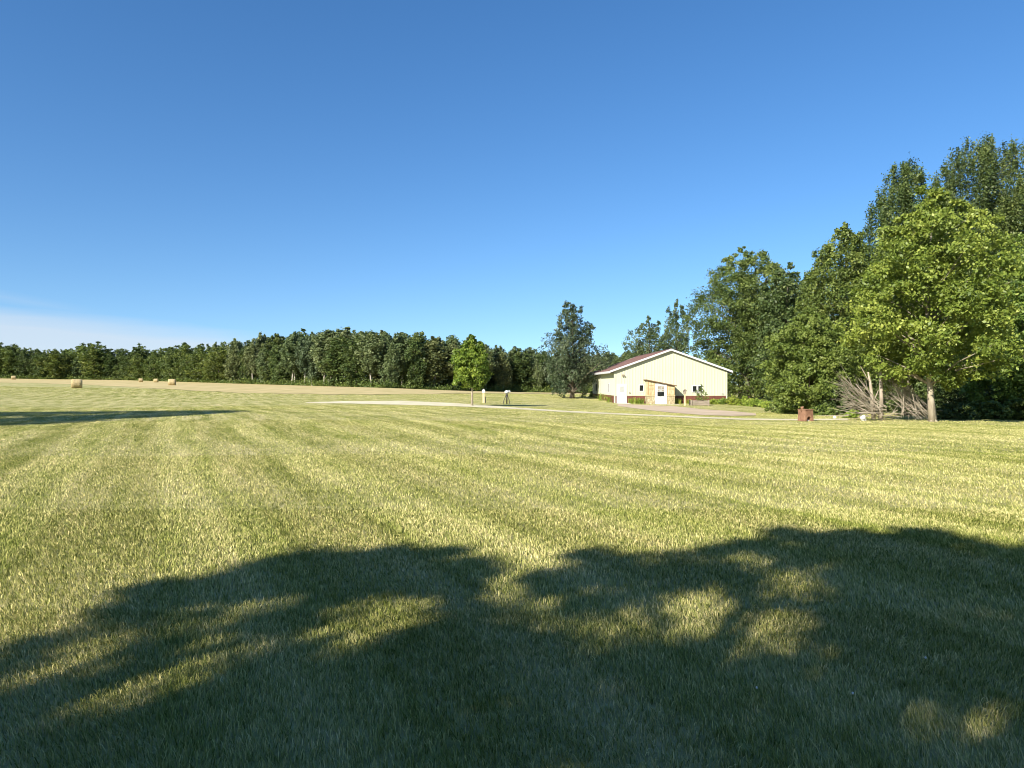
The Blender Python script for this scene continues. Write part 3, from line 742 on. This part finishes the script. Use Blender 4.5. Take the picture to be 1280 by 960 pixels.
# entrance porch: lean-to box of pine panels on a stone base
VX0 = lx(806.3); VX1 = lx(839.6); VD = 1.5; VB = -.05
zl = lzp(474.8)-.08; zr = lzp(481.8)-.05
vest = bpy.data.objects.new('entrance_porch', None); COL.objects.link(vest); vest.parent = barn
def vt(x): return zl+(zr-zl)*(x-VX0)/(VX1-VX0)
DX0 = lx(815.2); DX1 = lx(829.6); SB = .82
m = MB()
m.box(VX0, DX0-.002, -VD, -VD+.12, -.25, SB); m.box(DX1+.002, VX1, -VD, -VD+.12, -.25, SB)
m.box(VX0, VX0+.12, -VD+.122, -.03, -.25, SB); m.box(VX1-.12, VX1, -VD+.122, -.03, -.25, SB)
m.build('stone_base', M['stone'], vest)
m = MB(); m.box(VX0-.05, DX0-.004, -VD-.05, -VD+.17, SB+.002, SB+.07); m.box(DX1+.004, VX1+.05, -VD-.05, -VD+.17, SB+.002, SB+.07)
m.box(VX0-.05, VX0+.17, -VD+.172, -.03, SB+.002, SB+.07); m.box(VX1-.17, VX1+.05, -VD+.172, -.03, SB+.002, SB+.07)
m.build('ledge', M['postwood'], vest)
m = MB()
def wallpanel(x0, x1, y0, y1_, zb):
    m.hexa([(x0, y0, zb), (x1, y0, zb), (x1, y1_, zb), (x0, y1_, zb), (x0, y0, vt(x0)-.02), (x1, y0, vt(x1)-.02), (x1, y1_, vt(x1)-.02), (x0, y1_, vt(x0)-.02)])
wallpanel(VX0+.03, DX0-.01, -VD+.03, -VD+.07, SB+.072); wallpanel(DX1+.01, VX1-.03, -VD+.03, -VD+.07, SB+.072); wallpanel(DX0-.009, DX1+.009, -VD+.03, -VD+.07, 2.18)
wallpanel(VX0+.03, VX0+.07, -VD+.072, -.032, SB+.072); wallpanel(VX1-.07, VX1-.03, -VD+.072, -.032, SB+.072)
m.build('pine_panel', M['osb'], vest)
for side, xs, (a, b) in ((0, (VX0+.01, DX0-.12), (VX0+.112, DX0-.122)), (1, (DX1+.02, VX1-.11), (DX1+.122, VX1-.112))):
  m = MB()
  for x in xs:
    m.hexa([(x, -VD+.0, SB+.072), (x+.1, -VD+.0, SB+.072), (x+.1, -VD+.028, SB+.072), (x, -VD+.028, SB+.072), (x, -VD, vt(x)-.03), (x+.1, -VD, vt(x+.1)-.03), (x+.1, -VD+.028, vt(x+.1)-.03), (x, -VD+.028, vt(x)-.03)])
  for z in (SB+.10, SB+.75, 1.98 if side == 0 else 1.86): m.box(a-.004, b+.004, -VD+.003, -VD+.027, z, z+.07)
  m.build('timber_frame', M['pine'], vest)
m = MB()
m.hexa([(VX0-.18, -VD-.22, vt(VX0-.18)), (VX1+.2, -VD-.22, vt(VX1+.2)), (VX1+.2, -.03, vt(VX1+.2)), (VX0-.18, -.03, vt(VX0-.18)),
        (VX0-.18, -VD-.22, vt(VX0-.18)+.09), (VX1+.2, -VD-.22, vt(VX1+.2)+.09), (VX1+.2, -.03, vt(VX1+.2)+.09), (VX0-.18, -.03, vt(VX0-.18)+.09)])
m.build('porch_roof', M['brownroof'], vest)
dv = door('porch_door', DX0, DX1, -.02, 2.17, vest, y=-VD+.03)
# glazing of the porch door lies proud of its leaf: upper light with cross bars, dark lower light
m = MB(); cx = (DX0+DX1)/2; y = -VD+.03-.056
m.box(cx-.36, cx+.36, y, y+.004, 1.3, 1.92); m.build('door_window', M['soffit'], vest)
m = MB()
for (a, b, c, d2) in ((-.33, -.12, 1.62, 1.88), (-.05, .05, 1.55, 1.9), (.13, .33, 1.6, 1.86), (-.3, -.16, 1.34, 1.5), (.1, .3, 1.34, 1.52)):
    m.box(cx+a, cx+b, y-.006, y-.001, c, d2)
m.build('door_decoration', M['greywood'], vest)
m = MB(); m.box(cx-.36, cx+.36, y-.004, y+.003, .80, 1.27); m.build('door_window', M['glass'], vest)
m = MB(); m.box(VX0+.1, VX1+.3, -VD-1.0, -VD-.02, -.2, -.03); m.build('door_step', M['concrete'], barn)

# ------------------------------------------------------------------ things by the barn
p = at(856, BY-5.6)
# birdhouse post
pz = p[2]
root = empty('birdhouse_post', p, 'slim pale wooden post with a small birdhouse just right of the porch', 'birdhouse post')
m = MB(); m.box(-.07, .07, -.07, .07, -.1, 1.2); m.build('post', M['postwood'], root, bevel=.01)
m = MB(); m.prism([(-.13, 1.2), (.13, 1.2), (.13, 1.5), (0, 1.62), (-.13, 1.5)], -.14, .14); bh = m.build('birdhouse', M['greywood'], root)
m = MB(); m.prism([(-.2, 1.47), (0, 1.65), (.2, 1.47), (.2, 1.5), (0, 1.69), (-.2, 1.5)], -.19, .19); m.build('roof', M['greywood'], bh)
m = MB(); m.tube([(0, -.139, 1.38), (0, -.146, 1.38)], [.035, .035], 10); m.build('entrance_hole', M['black'], bh)
# planter
p = at(874, BY-5.0); root = empty('planter', p, 'low weathered wooden planter box in front of the barn windows', 'planter')
pw = 1.75
m = MB()
for k in range(3):
    z = .02+k*.17
    m.box(-pw/2, pw/2, -.40, -.36, z, z+.155); m.box(-pw/2, pw/2, .36, .40, z, z+.155)
    m.box(-pw/2, -pw/2+.04, -.358, .358, z, z+.155); m.box(pw/2-.04, pw/2, -.358, .358, z, z+.155)
m.build('plank_box', M['greywood'], root, bevel=.008)
m = MB()
for sx in (-1, 1):
    for sy in (-1, 1): m.box(sx*(pw/2-.0)-.05, sx*(pw/2-.0)+.05, sy*.42-.05, sy*.42+.05, -.05, .58)
m.build('corner_post', M['greywood'], root)
m = MB(); m.box(-pw/2+.05, pw/2-.05, -.35, .35, .1, .46); m.build('soil', M['bark'], root)
r0 = p+np.array([.25, .0, .45])
shrub('flowering_shrub', 'open leafy shrub growing out of the wooden planter', r0, 1.35, 1.65, M['lf_light'], n_b=17, per=60, leaf=.11, seed=41)
shrub('dark_bush', 'small round dark bush at the far left corner of the barn', at(741.5, 99), 1.25, .95, M['lf_dark'], n_b=30, per=90, leaf=.13, seed=42)
for i, (px, dy, ww, hh, lab) in enumerate([(752, -.0, 1.5, .95, 'clump of strappy yellow green leaves by the left barn wall, farther one'), (760, -.6, 1.4, .9, 'clump of strappy yellow green leaves left of the plain white door'),
        (788.5, 0, .8, .62, 'daylily clump just right of the plain white door'), (793.5, 0, .9, .75, 'tallest daylily clump midway between the two doors'), (798.5, 0, .9, .7, 'daylily clump under the small window left of the porch'), (803, 0, .7, .7, 'daylily clump against the left side of the porch'),
        (843, 0, .7, .7, 'daylily clump against the right side of the porch'), (848.5, 0, .9, .62, 'daylily clump between the porch and the birdhouse post'), (861, 0, .9, .55, 'daylily clump right of the birdhouse post')]):
    Yp = BY-.75 if i > 1 else (BY+9 if i == 0 else BY+2.5)
    if i == 0: q = at(750.5, BY+7)
    elif i == 1: q = at(761, BY+1.5)
    else: q = at(px, Yp)
    if i > 1: q[2] = max(q[2], gz-.05)
    strappy('daylily', lab, q, ww, hh, M['lf_weed'], n=46, seed=50+i, group='daylilies along the barn wall')
for i, (px, Y, ww, hh, lab) in enumerate([(893, 76.5, 1.6, .5, 'low pale weeds against the maroon wall right of the planter'), (904, 76, 1.6, .62, 'weed clump at the right front corner of the barn'),
        (918, 75, 1.7, .95, 'leafy weed clump just right of the barn corner'), (932, 74, 1.9, 1.0, 'largest leafy weed clump below the round crowned tree'), (946, 72, 1.8, .85, 'leafy weed clump under the right side of the round crowned tree'), (959, 69, 1.5, .7, 'last leafy weed clump towards the rusty stove')]):
    shrub('weed_clump', lab, at(px, Y), ww, hh, M['lf_weed'], n_b=26, per=70, leaf=.16, seed=60+i, group='weed clumps right of the barn', cat='weeds')

# ------------------------------------------------------------------ things out on the lawn
p = G(604.5, 503.8); s = p[1]/F     # metres per photo pixel
root = empty('nest_box_post', p, 'pale post with a dark lower side and white box on top beside the small tree', 'post')
m = MB(); m.box(-.10, .10, -.10, .10, -.1, 13*s); m.build('post', M['postwood'], root, bevel=.012)
m = MB(); m.box(.102, .2, -.11, .09, .02, 8*s); m.build('dark_strip', M['black'], root)  # black slab along the lower right side of the post
m = MB(); m.prism([(-.14, 13*s), (.14, 13*s), (.14, 16*s), (0, 17.8*s), (-.14, 16*s)], -.15, .15); b_ = m.build('box', M['white'], root)
p = G(633.5, 505); s = p[1]/F
root = empty('tripod_stand', p, 'white hooded basin on a dark tripod stand in the shade on the lawn', 'stand')
zt = 13*s
for a in (math.radians(200), math.radians(320), math.radians(85)):
    m = MB(); m.tube([(.05*math.cos(a), .05*math.sin(a), zt*.9), (.28*math.cos(a), .28*math.sin(a), zt*.35), (.36*math.cos(a), .36*math.sin(a), -.03)], [.035, .032, .03], 6); m.build('leg', M['black'], root)
m = MB(); m.tube([(0, 0, 0), (0, 0, zt*.55), (0, 0, zt)], [.05, .07, .06], 8); m.lathe([(.02, zt*.72), (.11, zt*.78), (.12, zt*.9), (.05, zt*.95)], sides=10); m.build('pole', M['black'], root, smooth=True)
m = MB()
m.lathe([(.05, zt), (.16, zt+.03), (.21, zt+.12), (.20, zt+.2), (.13, zt+.27), (.03, zt+.3)], sides=18)
m.tube([(.1, 0, zt+.17), (.26, 0, zt+.22), (.36, 0, zt+.16)], [.09, .07, .04], 8)
m.build('basin', M['white'], root, smooth=True)

p = G(1007, 526.5); s = p[1]/F
root = empty('rusty_stove', p, 'rust brown boxy outdoor stove with arched mouth and stub chimney on the lawn edge', 'stove', rz=.25)
wb = 6.6*s; hb = 14.2*s; D = .28
m = MB()
m.prism([(-wb, 0), (-wb*.45, 0), (-wb*.42, hb*.28), (-wb*.2, hb*.42), (wb*.2, hb*.42), (wb*.42, hb*.28), (wb*.45, 0), (wb, 0), (wb*.9, hb*.55), (wb*.82, hb), (-wb*.86, hb), (-wb*.9, hb*.55)], -D, D)
m.build('body', M['rust'], root, bevel=.012)
m = MB(); m.box(-wb*.95, wb*.92, -D-.03, D+.03, hb+.002, hb+.035); m.build('top_plate', M['rust'], root, bevel=.008)
m = MB(); m.tube([(-wb*.72, 0, hb*.9), (-wb*.74, 0, 17*s), (-wb*.8, 0, 18.2*s)], [.08, .075, .09], 10); m.build('chimney', M['rust'], root, smooth=True)
m = MB(); m.lathe([(.17, 0), (.14, .05), (.08, .10), (.02, .13)], c=(0.02, -.05, -.01), sides=10); m.build('ash_heap', M['ash'], root, smooth=True)
m = MB(); m.box(wb*.93, wb*.96, -D*.8, D*.8, .0, hb*.8); m.build('dark_side', M['black'], root)  # black slab covering the right side of the body

def rock(name, label, px, py, w, h, seed):
    r = np.random.default_rng(seed); p = G(px, py)
    import bmesh
    bm = bmesh.new(); bmesh.ops.create_icosphere(bm, subdivisions=3, radius=1)
    k = r.normal(size=(6, 3))
    for v in bm.verts:
        q = np.array(v.co); d = 1+.16*sum(math.sin(2.2*np.dot(q, kk)+i) for i, kk in enumerate(k))/2
        v.co = Vector((q[0]*d*w/2, q[1]*d*w/2*.8, max(-.15, q[2]*d*h*.55+h*.4)))
    me = bpy.data.meshes.new(name); bm.to_mesh(me); bm.free(); me.materials.append(M['rock'])
    o = link(name, me); o.location = tuple(map(float, p)); return tag(o, label, 'rock')
rock('pale_rock', 'small rounded white rock between the rusty stove and the brush pile', 1043.5, 523, .17, .17, 3)
rock('pale_rock', 'larger upright white rock at the left foot of the brush pile', 1079, 526, .3, .3, 4)
shrub('weed_clump', 'bright green weed clump between the two white rocks', G(1065, 522.5), 1.0, .42, M['lf_weed'], n_b=22, per=70, leaf=.11, seed=71, cat='weeds')
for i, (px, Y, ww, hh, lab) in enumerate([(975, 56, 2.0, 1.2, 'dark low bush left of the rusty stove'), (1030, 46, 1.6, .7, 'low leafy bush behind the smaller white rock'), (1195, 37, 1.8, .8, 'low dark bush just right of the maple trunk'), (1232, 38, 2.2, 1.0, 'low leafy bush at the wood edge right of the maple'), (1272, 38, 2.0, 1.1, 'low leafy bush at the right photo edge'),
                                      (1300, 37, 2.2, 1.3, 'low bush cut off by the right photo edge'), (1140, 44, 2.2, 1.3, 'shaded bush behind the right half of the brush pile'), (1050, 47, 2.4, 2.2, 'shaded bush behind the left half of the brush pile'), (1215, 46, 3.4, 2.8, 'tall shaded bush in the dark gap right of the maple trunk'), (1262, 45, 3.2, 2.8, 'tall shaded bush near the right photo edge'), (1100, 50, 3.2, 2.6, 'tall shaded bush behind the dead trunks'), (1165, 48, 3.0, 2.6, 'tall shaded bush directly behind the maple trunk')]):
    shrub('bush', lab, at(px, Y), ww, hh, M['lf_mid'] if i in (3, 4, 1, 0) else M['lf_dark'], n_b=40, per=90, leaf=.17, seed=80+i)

# brush pile and dead trunks
def brush():
    r = np.random.default_rng(5); m = MB(); YB = 35.6
    def P(px, py, dy=0):
        Y = YB+dy; return np.array([(px-640)/F*Y, Y, topz(py, Y)])
    for i in range(58):
        a = P(r.uniform(1085, 1110), r.uniform(508, 522), r.uniform(-.8, .8))
        b = P(r.uniform(1044, 1075), r.uniform(468, 515), r.uniform(-1.4, 1.4))
        mid = a*.5+b*.5+r.normal(0, .17, 3); q = r.uniform(.009, .024); m.tube([a, mid, b], [q, q*.7, q*.25], 5, cap=False)
        for k in range(2):
            s_ = mid*.6+b*.4; m.tube([s_, s_+(b-a)*.3+r.normal(0, .22, 3)], [q*.5, q*.15], 4, cap=False)
    for i in range(58):
        a = P(r.uniform(1098, 1135), r.uniform(455, 500), r.uniform(-.8, .8)); b = P(r.uniform(1125, 1172), r.uniform(508, 526), r.uniform(-1.4, 1.2))
        mid = a*.5+b*.5+r.normal(0, .17, 3); q = r.uniform(.009, .026); m.tube([b, mid, a], [q, q*.7, q*.25], 5, cap=False)
        for k in range(2):
            s_ = mid*.5+a*.5; m.tube([s_, s_+(a-b)*.3+r.normal(0, .22, 3)], [q*.5, q*.15], 4, cap=False)
    for i in range(40):
        a = P(r.uniform(1055, 1165), r.uniform(512, 524), r.uniform(-1, 1)); d = r.normal(0, 1, 3)*np.array([1, .6, .3]); m.tube([a, a+d*.8], [.02, .006], 5, cap=False)
    return m
o = brush().build('brush_pile', M['brush']); 
tag(o, 'sprawling pile of bare dry branches at the wood edge beside the maple trunk', 'brush pile')
def dead(name, label, pts, rad, stubs):
    Y = 35.5; m = MB()
    Pp = [np.array([(x-640)/F*Y, Y, topz(y, Y)]) for x, y in pts]
    o0 = Pp[0].copy(); Pp = [q-o0 for q in Pp]; m.tube(Pp, rad, 9)
    for (i, dx, dz, l) in stubs:
        q = Pp[i]; m.tube([q, q+np.array([dx, -.1, dz])*l], [rad[i]*.5, rad[i]*.15], 6)
    o = m.build(name, M['deadwood'], smooth=True); o.location = tuple(o0); return tag(o, label, 'dead trunk')
dead('dead_trunk', 'straight pale dead trunk standing broken off in the brush pile, the right one', [(1101, 524), (1101.8, 500), (1101.2, 475), (1102.5, 450)], [.115, .09, .085, .075], [(2, .5, .6, .5)])
dead('dead_trunk', 'splintered pale dead trunk leaning left in the brush pile with forked limbs', [(1092, 524), (1091, 505), (1088, 480), (1085, 465)], [.10, .09, .07, .03], [(2, -.6, 1.0, .9), (1, .35, 1.0, .7), (1, -.9, 1.0, 1.0)])

# hay bales
def bale_mesh(r):
    m = MB(); R = .76; n = 28; prof = []
    k = len(m.v); rings = [(-.80, .0), (-.80, .45), (-.79, .9), (-.74, 1), (-.3, 1.02), (0, 1.0), (.3, 1.02), (.74, 1), (.79, .9), (.80, .45), (.80, .0)]
    for (x, q) in rings:
        for i in range(n):
            a = 2*math.pi*i/n; rr = R*q*(1+.015*math.sin(5*a+x*3)+r.normal(0, .008)); z = rr*math.sin(a)
            z = max(z, -R*.93)
            m.v.append((x+r.normal(0, .008), rr*math.cos(a)*1.03, z+R*.93))
    for j in range(len(rings)-1):
        for i in range(n):
            i2 = (i+1) % n; m.f.append((j*n+i, j*n+i2, (j+1)*n+i2, (j+1)*n+i))
    return m.mesh('hay_bale', M['bale'], smooth=True)
BM = bale_mesh(np.random.default_rng(3))
for px, Y, rz, s, lab in [(96, 121, .5, 1.0, 'nearest round hay bale, alone at the edge of the mown field'), (215, 178, .3, 1.05, 'round hay bale in the middle distance with two small bales to its left'),
                       (195, 262, .2, .9, 'tiny distant round bale immediately left of the middle distance bale'), (176, 268, .5, .9, 'tiny distant round bale, the left of the pair'), (17, 300, .6, 1.05, 'tiny shaded round bale at the far left below the treeline')]:
    o = link('hay_bale', BM); o.location = tuple(at(px, Y)+np.array([0, 0, .03])); o.rotation_euler = (0, 0, rz); o.scale = (s, s, s)
    tag(o, lab, 'hay bale', 'round bales in the hay field')

# clover heads in the foreground grass
for px, py, lab in [(1157, 834, 'tiny white clover flower in the shaded grass, rightmost'), (1066, 880, 'tiny white clover flower in the shaded grass, nearest the bottom right sun patch'), (946, 873, 'tiny white clover flower in the shaded grass, leftmost')]:
    p = G(px, py); root = empty('clover_flower', p, lab, 'flower', 'clover flowers in the lawn')
    m = MB(); m.tube([(0, 0, 0), (0, 0, .055)], [.0015, .0012], 5); m.build('stem', M['lf_weed'], root)
    m = MB(); m.lathe([(.002, .048), (.0045, .05), (.0058, .054), (.0045, .059), (.0012, .061)], sides=10); m.build('flower_head', M['clover'], root, smooth=True)

# ------------------------------------------------------------------ trees behind the viewer that throw the shade
def in_poly(x, y, poly):
    c = np.zeros(len(x), bool); n = len(poly); j = n-1
    for i in range(n):
        xi, yi = poly[i]; xj, yj = poly[j]
        cond = ((yi > y) != (yj > y)) & (x < (xj-xi)*(y-yi)/(yj-yi+1e-12)+xi); c ^= cond; j = i
    return c
def shade_tree(name, label, poly, holes, h0, h1, n, leaf, trunk_h, seed, mat=None, gbox=None, csize=.085, per=14):
    """crown whose leaf sprays stand where the sun must be cut off to throw the shade seen on the lawn"""
    r = np.random.default_rng(seed)
    gp = np.array([G(*q)[:2] if q[1] > 486 else (0, 0) for q in poly])
    x0, y0 = gp.min(0); x1, y1_ = gp.max(0)
    X = r.uniform(x0, x1, n*3); Y = r.uniform(y0, y1_, n*3)
    wob = lambda a, b, k: .10*np.sin(a*4.1+k)*np.sin(b*3.3+1.7*k)+.07*np.sin(a*9.7+b*4+k)+.05*np.sin(b*13.1-a*6+k)
    sc_ = 2.0 if gbox is None else gbox
    ok = in_poly(X+sc_*wob(X, Y, 1), Y+1.3*sc_*wob(X, Y, 2.3), gp)
    thin = .5+.5*np.sin(X*2.1+1.5*np.sin(Y*1.3+2))*np.sin(Y*2.4+1.2*np.sin(X*1.7))
    ok &= r.random(len(X)) < .35+.75*thin
    if gbox is None:
        u = X*6.3+1.3*np.sin(Y*3.1+seed)+.8*np.sin(Y*7.7); v = Y*5.1+1.2*np.sin(X*3.7+seed)+.8*np.sin(X*8.3)
        ok &= ~((np.sin(u)*np.sin(v) > .62) & (r.random(len(X)) < .8))
    for (hx_, hy_, wx, wy, st) in holes:
        c = G(hx_, hy_); a = G(hx_+wx, hy_); b1 = G(hx_, hy_-wy); b2 = G(hx_, hy_+wy)
        rx = abs(a[0]-c[0]); ry = abs(b1[1]-b2[1])/2
        d = ((X-c[0]+wob(X, Y, 4))/(1.3*rx))**2+((Y-c[1]+wob(X, Y, 5.5))/(1.65*ry))**2
        ok &= ~((d < 1+.35*wob(Y, X, 3)/.1) & (r.random(len(X)) < st))
    X = X[ok][:n]; Y = Y[ok][:n]; n = len(X)
    hh = r.uniform(h0, h1, n); t = hh/TO_SUN[2]
    C = np.stack([X, Y, zg(X, Y)], 1)+TO_SUN[None]*t[:, None]
    q = C[:, None]+r.normal(size=(n, per, 3))*csize; q = q.reshape(-1, 3)
    cen = C.mean(0); base = np.array([cen[0], cen[1], z1(cen[0], cen[1])])
    root = empty(name, base, label, 'tree')
    link('crown', leaves_mesh('crown', q-base, leaf, np.clip(r.normal(.5, .2, len(q)), 0, 1), mat or M['lf_mid'], r=r), root)
    m = MB(); m.tube([(0, 0, -.2), (0, 0, trunk_h*.5), (.2, 0, trunk_h)], [.3, .24, .1], 10)
    for k in r.permutation(n)[:60]:
        b = C[k]-base; s = np.array([0, 0, trunk_h*r.uniform(.45, .95)]); m.tube([s, s*.5+b*.5+np.array([0, 0, .3]), b], [.07, .04, .012], 5, cap=False)
    m.build('trunk', M['bark'], root, smooth=True)
    return root
polyA = [(-160, 905), (0, 838), (45, 800), (130, 766), (230, 735), (310, 706), (400, 691), (470, 686), (530, 694), (565, 690), (598, 712), (612, 745), (648, 772), (660, 960), (660, 1500), (-700, 1500)]
holesA = [(40, 838, 75, 16, .97), (110, 815, 65, 20, .93), (220, 783, 85, 22, .8), (165, 862, 80, 18, .97), (245, 822, 50, 18, .97), (60, 905, 45, 20, .9), (357, 756, 32, 10, .95), (455, 775, 56, 26, .98), (510, 768, 40, 16, .75), (190, 905, 60, 30, .3), (300, 790, 50, 18, .5)]
polyB = [(648, 772), (668, 742), (700, 712), (745, 706), (770, 694), (830, 684), (880, 690), (920, 680), (960, 682), (990, 668), (1060, 668), (1110, 674), (1150, 664), (1190, 668), (1225, 682), (1280, 690), (1420, 700), (1700, 1500), (660, 1500), (660, 960)]
holesB = [(800, 758, 70, 20, .8), (750, 790, 55, 20, .75), (870, 760, 45, 18, .75), (930, 780, 66, 28, .98), (975, 720, 45, 18, .85), (890, 725, 30, 10, .5), (1050, 838, 55, 28, .92), (1000, 900, 75, 26, .9), (1160, 888, 60, 22, .85), (960, 955, 95, 28, .9), (1275, 905, 35, 30, .85), (850, 700, 40, 8, .5), (1080, 870, 40, 20, .5)]
shade_tree('shade_tree', 'leafy tree behind the viewpoint shading the lower left lawn', polyA, holesA, 6.0, 10.5, 3300, .10, 7.5, 1, csize=.07)
shade_tree('shade_tree', 'leafy tree behind the viewpoint shading the lower right lawn', polyB, holesB, 6.0, 10.5, 4300, .10, 7.5, 2, csize=.07)
polyC = [(-300, 510), (0, 515.5), (60, 514.8), (120, 514.5), (200, 513.6), (260, 513.2), (303, 514), (285, 516), (225, 519.5), (140, 524.5), (65, 530), (0, 531.5), (-300, 545)]
shade_tree('shade_tree', 'large tree left of the view throwing the long shadow across the far lawn', polyC, [(-10, 522, 45, 1.6, .9), (120, 517.5, 30, 1.0, .5), (60, 519, 25, .9, .6)], 9.5, 16, 2600, .3, 12, 3, csize=.28, per=22, gbox=1.0)
for i, (x, y, h) in enumerate([(-26, -15, 9.5), (-19, -17, 10), (-12, -19, 10.5), (-4, -19, 11), (4, -17, 11), (11, -13, 11), (17, -8, 11), (20, 0, 9), (-33, -11, 9), (-22, -26, 14), (-8, -30, 16), (8, -27, 16)]):  # unseen trees added to cut sky light on the shaded foreground
    plant('dark', (x, y, 0), h, i*1.3, 'unseen broadleaf tree added behind the viewpoint to block sky light', 'added sky blocking trees behind the viewpoint', wide=1.9)

# ------------------------------------------------------------------ camera, sun, sky
cam = bpy.data.cameras.new('camera'); co = bpy.data.objects.new('camera', cam); COL.objects.link(co)
co.location = (0, 0, CAM_Z); co.rotation_euler = (math.radians(90), 0, 0)
cam.sensor_width = 36; cam.lens = F/1280*36; cam.clip_start = .05; cam.clip_end = 12000
scene.camera = co
sun = bpy.data.lights.new('sun', 'SUN'); so = bpy.data.objects.new('sun', sun); COL.objects.link(so)
sun.energy = 5.0; sun.angle = math.radians(.53); sun.color = (1.0, .93, .80)
so.rotation_euler = Vector((-TO_SUN[0], -TO_SUN[1], -TO_SUN[2])).to_track_quat('-Z', 'Y').to_euler(); so.location = (-20, -30, 30)
wd = bpy.data.worlds.new('World'); scene.world = wd; wd.use_nodes = True
nt = wd.node_tree; nt.nodes.clear()
out = nt.nodes.new('ShaderNodeOutputWorld'); bg = N(nt, 'ShaderNodeBackground', Strength=.075)
sky = nt.nodes.new('ShaderNodeTexSky'); sky.sky_type = 'NISHITA'; sky.sun_disc = False
sky.sun_elevation = SUN_EL; sky.sun_rotation = math.radians(180)+SUN_AZ
sky.air_density = 1.0; sky.dust_density = .35; sky.ozone_density = 3.0; sky.altitude = 300
tc = N(nt, 'ShaderNodeTexCoord'); sp = N(nt, 'ShaderNodeSeparateXYZ'); L(nt, tc.outputs['Generated'], sp.inputs[0])
sm = N(nt, 'ShaderNodeMapping'); sm.inputs['Scale'].default_value = (1, 1, .90); sm.inputs['Location'].default_value = (0, 0, .07); L(nt, tc.outputs['Generated'], sm.inputs['Vector']); L(nt, sm.outputs[0], sky.inputs['Vector']) if 'Vector' in sky.inputs else None
def mth(op, a, b=None, c=None, clamp=False):
    q = N(nt, 'ShaderNodeMath', operation=op); q.use_clamp = clamp
    for i, v in enumerate((a, b, c)):
        if v is None: continue
        if hasattr(v, 'is_linked'): L(nt, v, q.inputs[i])
        else: q.inputs[i].default_value = v
    return q.outputs[0]
az = mth('ARCTAN2', sp.outputs[0], sp.outputs[1]); el = mth('ARCSINE', sp.outputs[2])
mpn = N(nt, 'ShaderNodeMapping'); mpn.inputs['Scale'].default_value = (3.0, 3.0, 34); mpn.inputs['Rotation'].default_value = (0, .05, 0)
L(nt, tc.outputs['Generated'], mpn.inputs['Vector'])
cn = N(nt, 'ShaderNodeTexNoise', Scale=1.6, Detail=6, Roughness=.55); L(nt, mpn.outputs[0], cn.inputs['Vector'])
# thin cloud bank low on the left: upper edge falls to the right
edge = mth('MULTIPLY_ADD', az, -.075, .0345)
edge = mth('MULTIPLY_ADD', cn.outputs[0], .022, edge)
f1 = mth('MULTIPLY', mth('SUBTRACT', edge, el), 42, clamp=True)
f2 = mth('MULTIPLY', mth('SUBTRACT', -.285, az), 9, clamp=True)
cf = mth('MULTIPLY', mth('MULTIPLY', f1, f2), .66)
e2 = mth('MULTIPLY_ADD', az, -.16, .0)
g1 = mth('SUBTRACT', 1.0, mth('MULTIPLY', mth('ABSOLUTE', mth('SUBTRACT', e2, el)), 110), clamp=True)
g2 = mth('MULTIPLY', mth('SUBTRACT', -.50, az), 7, clamp=True)
cf2 = mth('MULTIPLY', mth('MULTIPLY', g1, g2), mth('MULTIPLY', cn.outputs[0], .35))
ctot = mth('ADD', cf, cf2, clamp=True)
mix = N(nt, 'ShaderNodeMix', data_type='RGBA'); L(nt, ctot, mix.inputs[0])
hsv = N(nt, 'ShaderNodeHueSaturation', Hue=.503, Saturation=1.24, Value=1.18); L(nt, sky.outputs[0], hsv.inputs['Color'])
L(nt, hsv.outputs[0], mix.inputs[6]); mix.inputs[7].default_value = (5.0, 5.4, 5.9, 1)
L(nt, mix.outputs[2], bg.inputs[0]); L(nt, bg.outputs[0], out.inputs[0])

scene.render.engine = 'CYCLES'
scene.view_settings.view_transform = 'Standard'; scene.view_settings.look = 'None'
scene.view_settings.exposure = 1.0; scene.view_settings.gamma = 1
scene.cycles.filter_width = 1.0; scene.cycles.max_bounces = 6; scene.cycles.diffuse_bounces = 3; scene.cycles.transmission_bounces = 4
scene.render.resolution_x = 1024; scene.render.resolution_y = 768
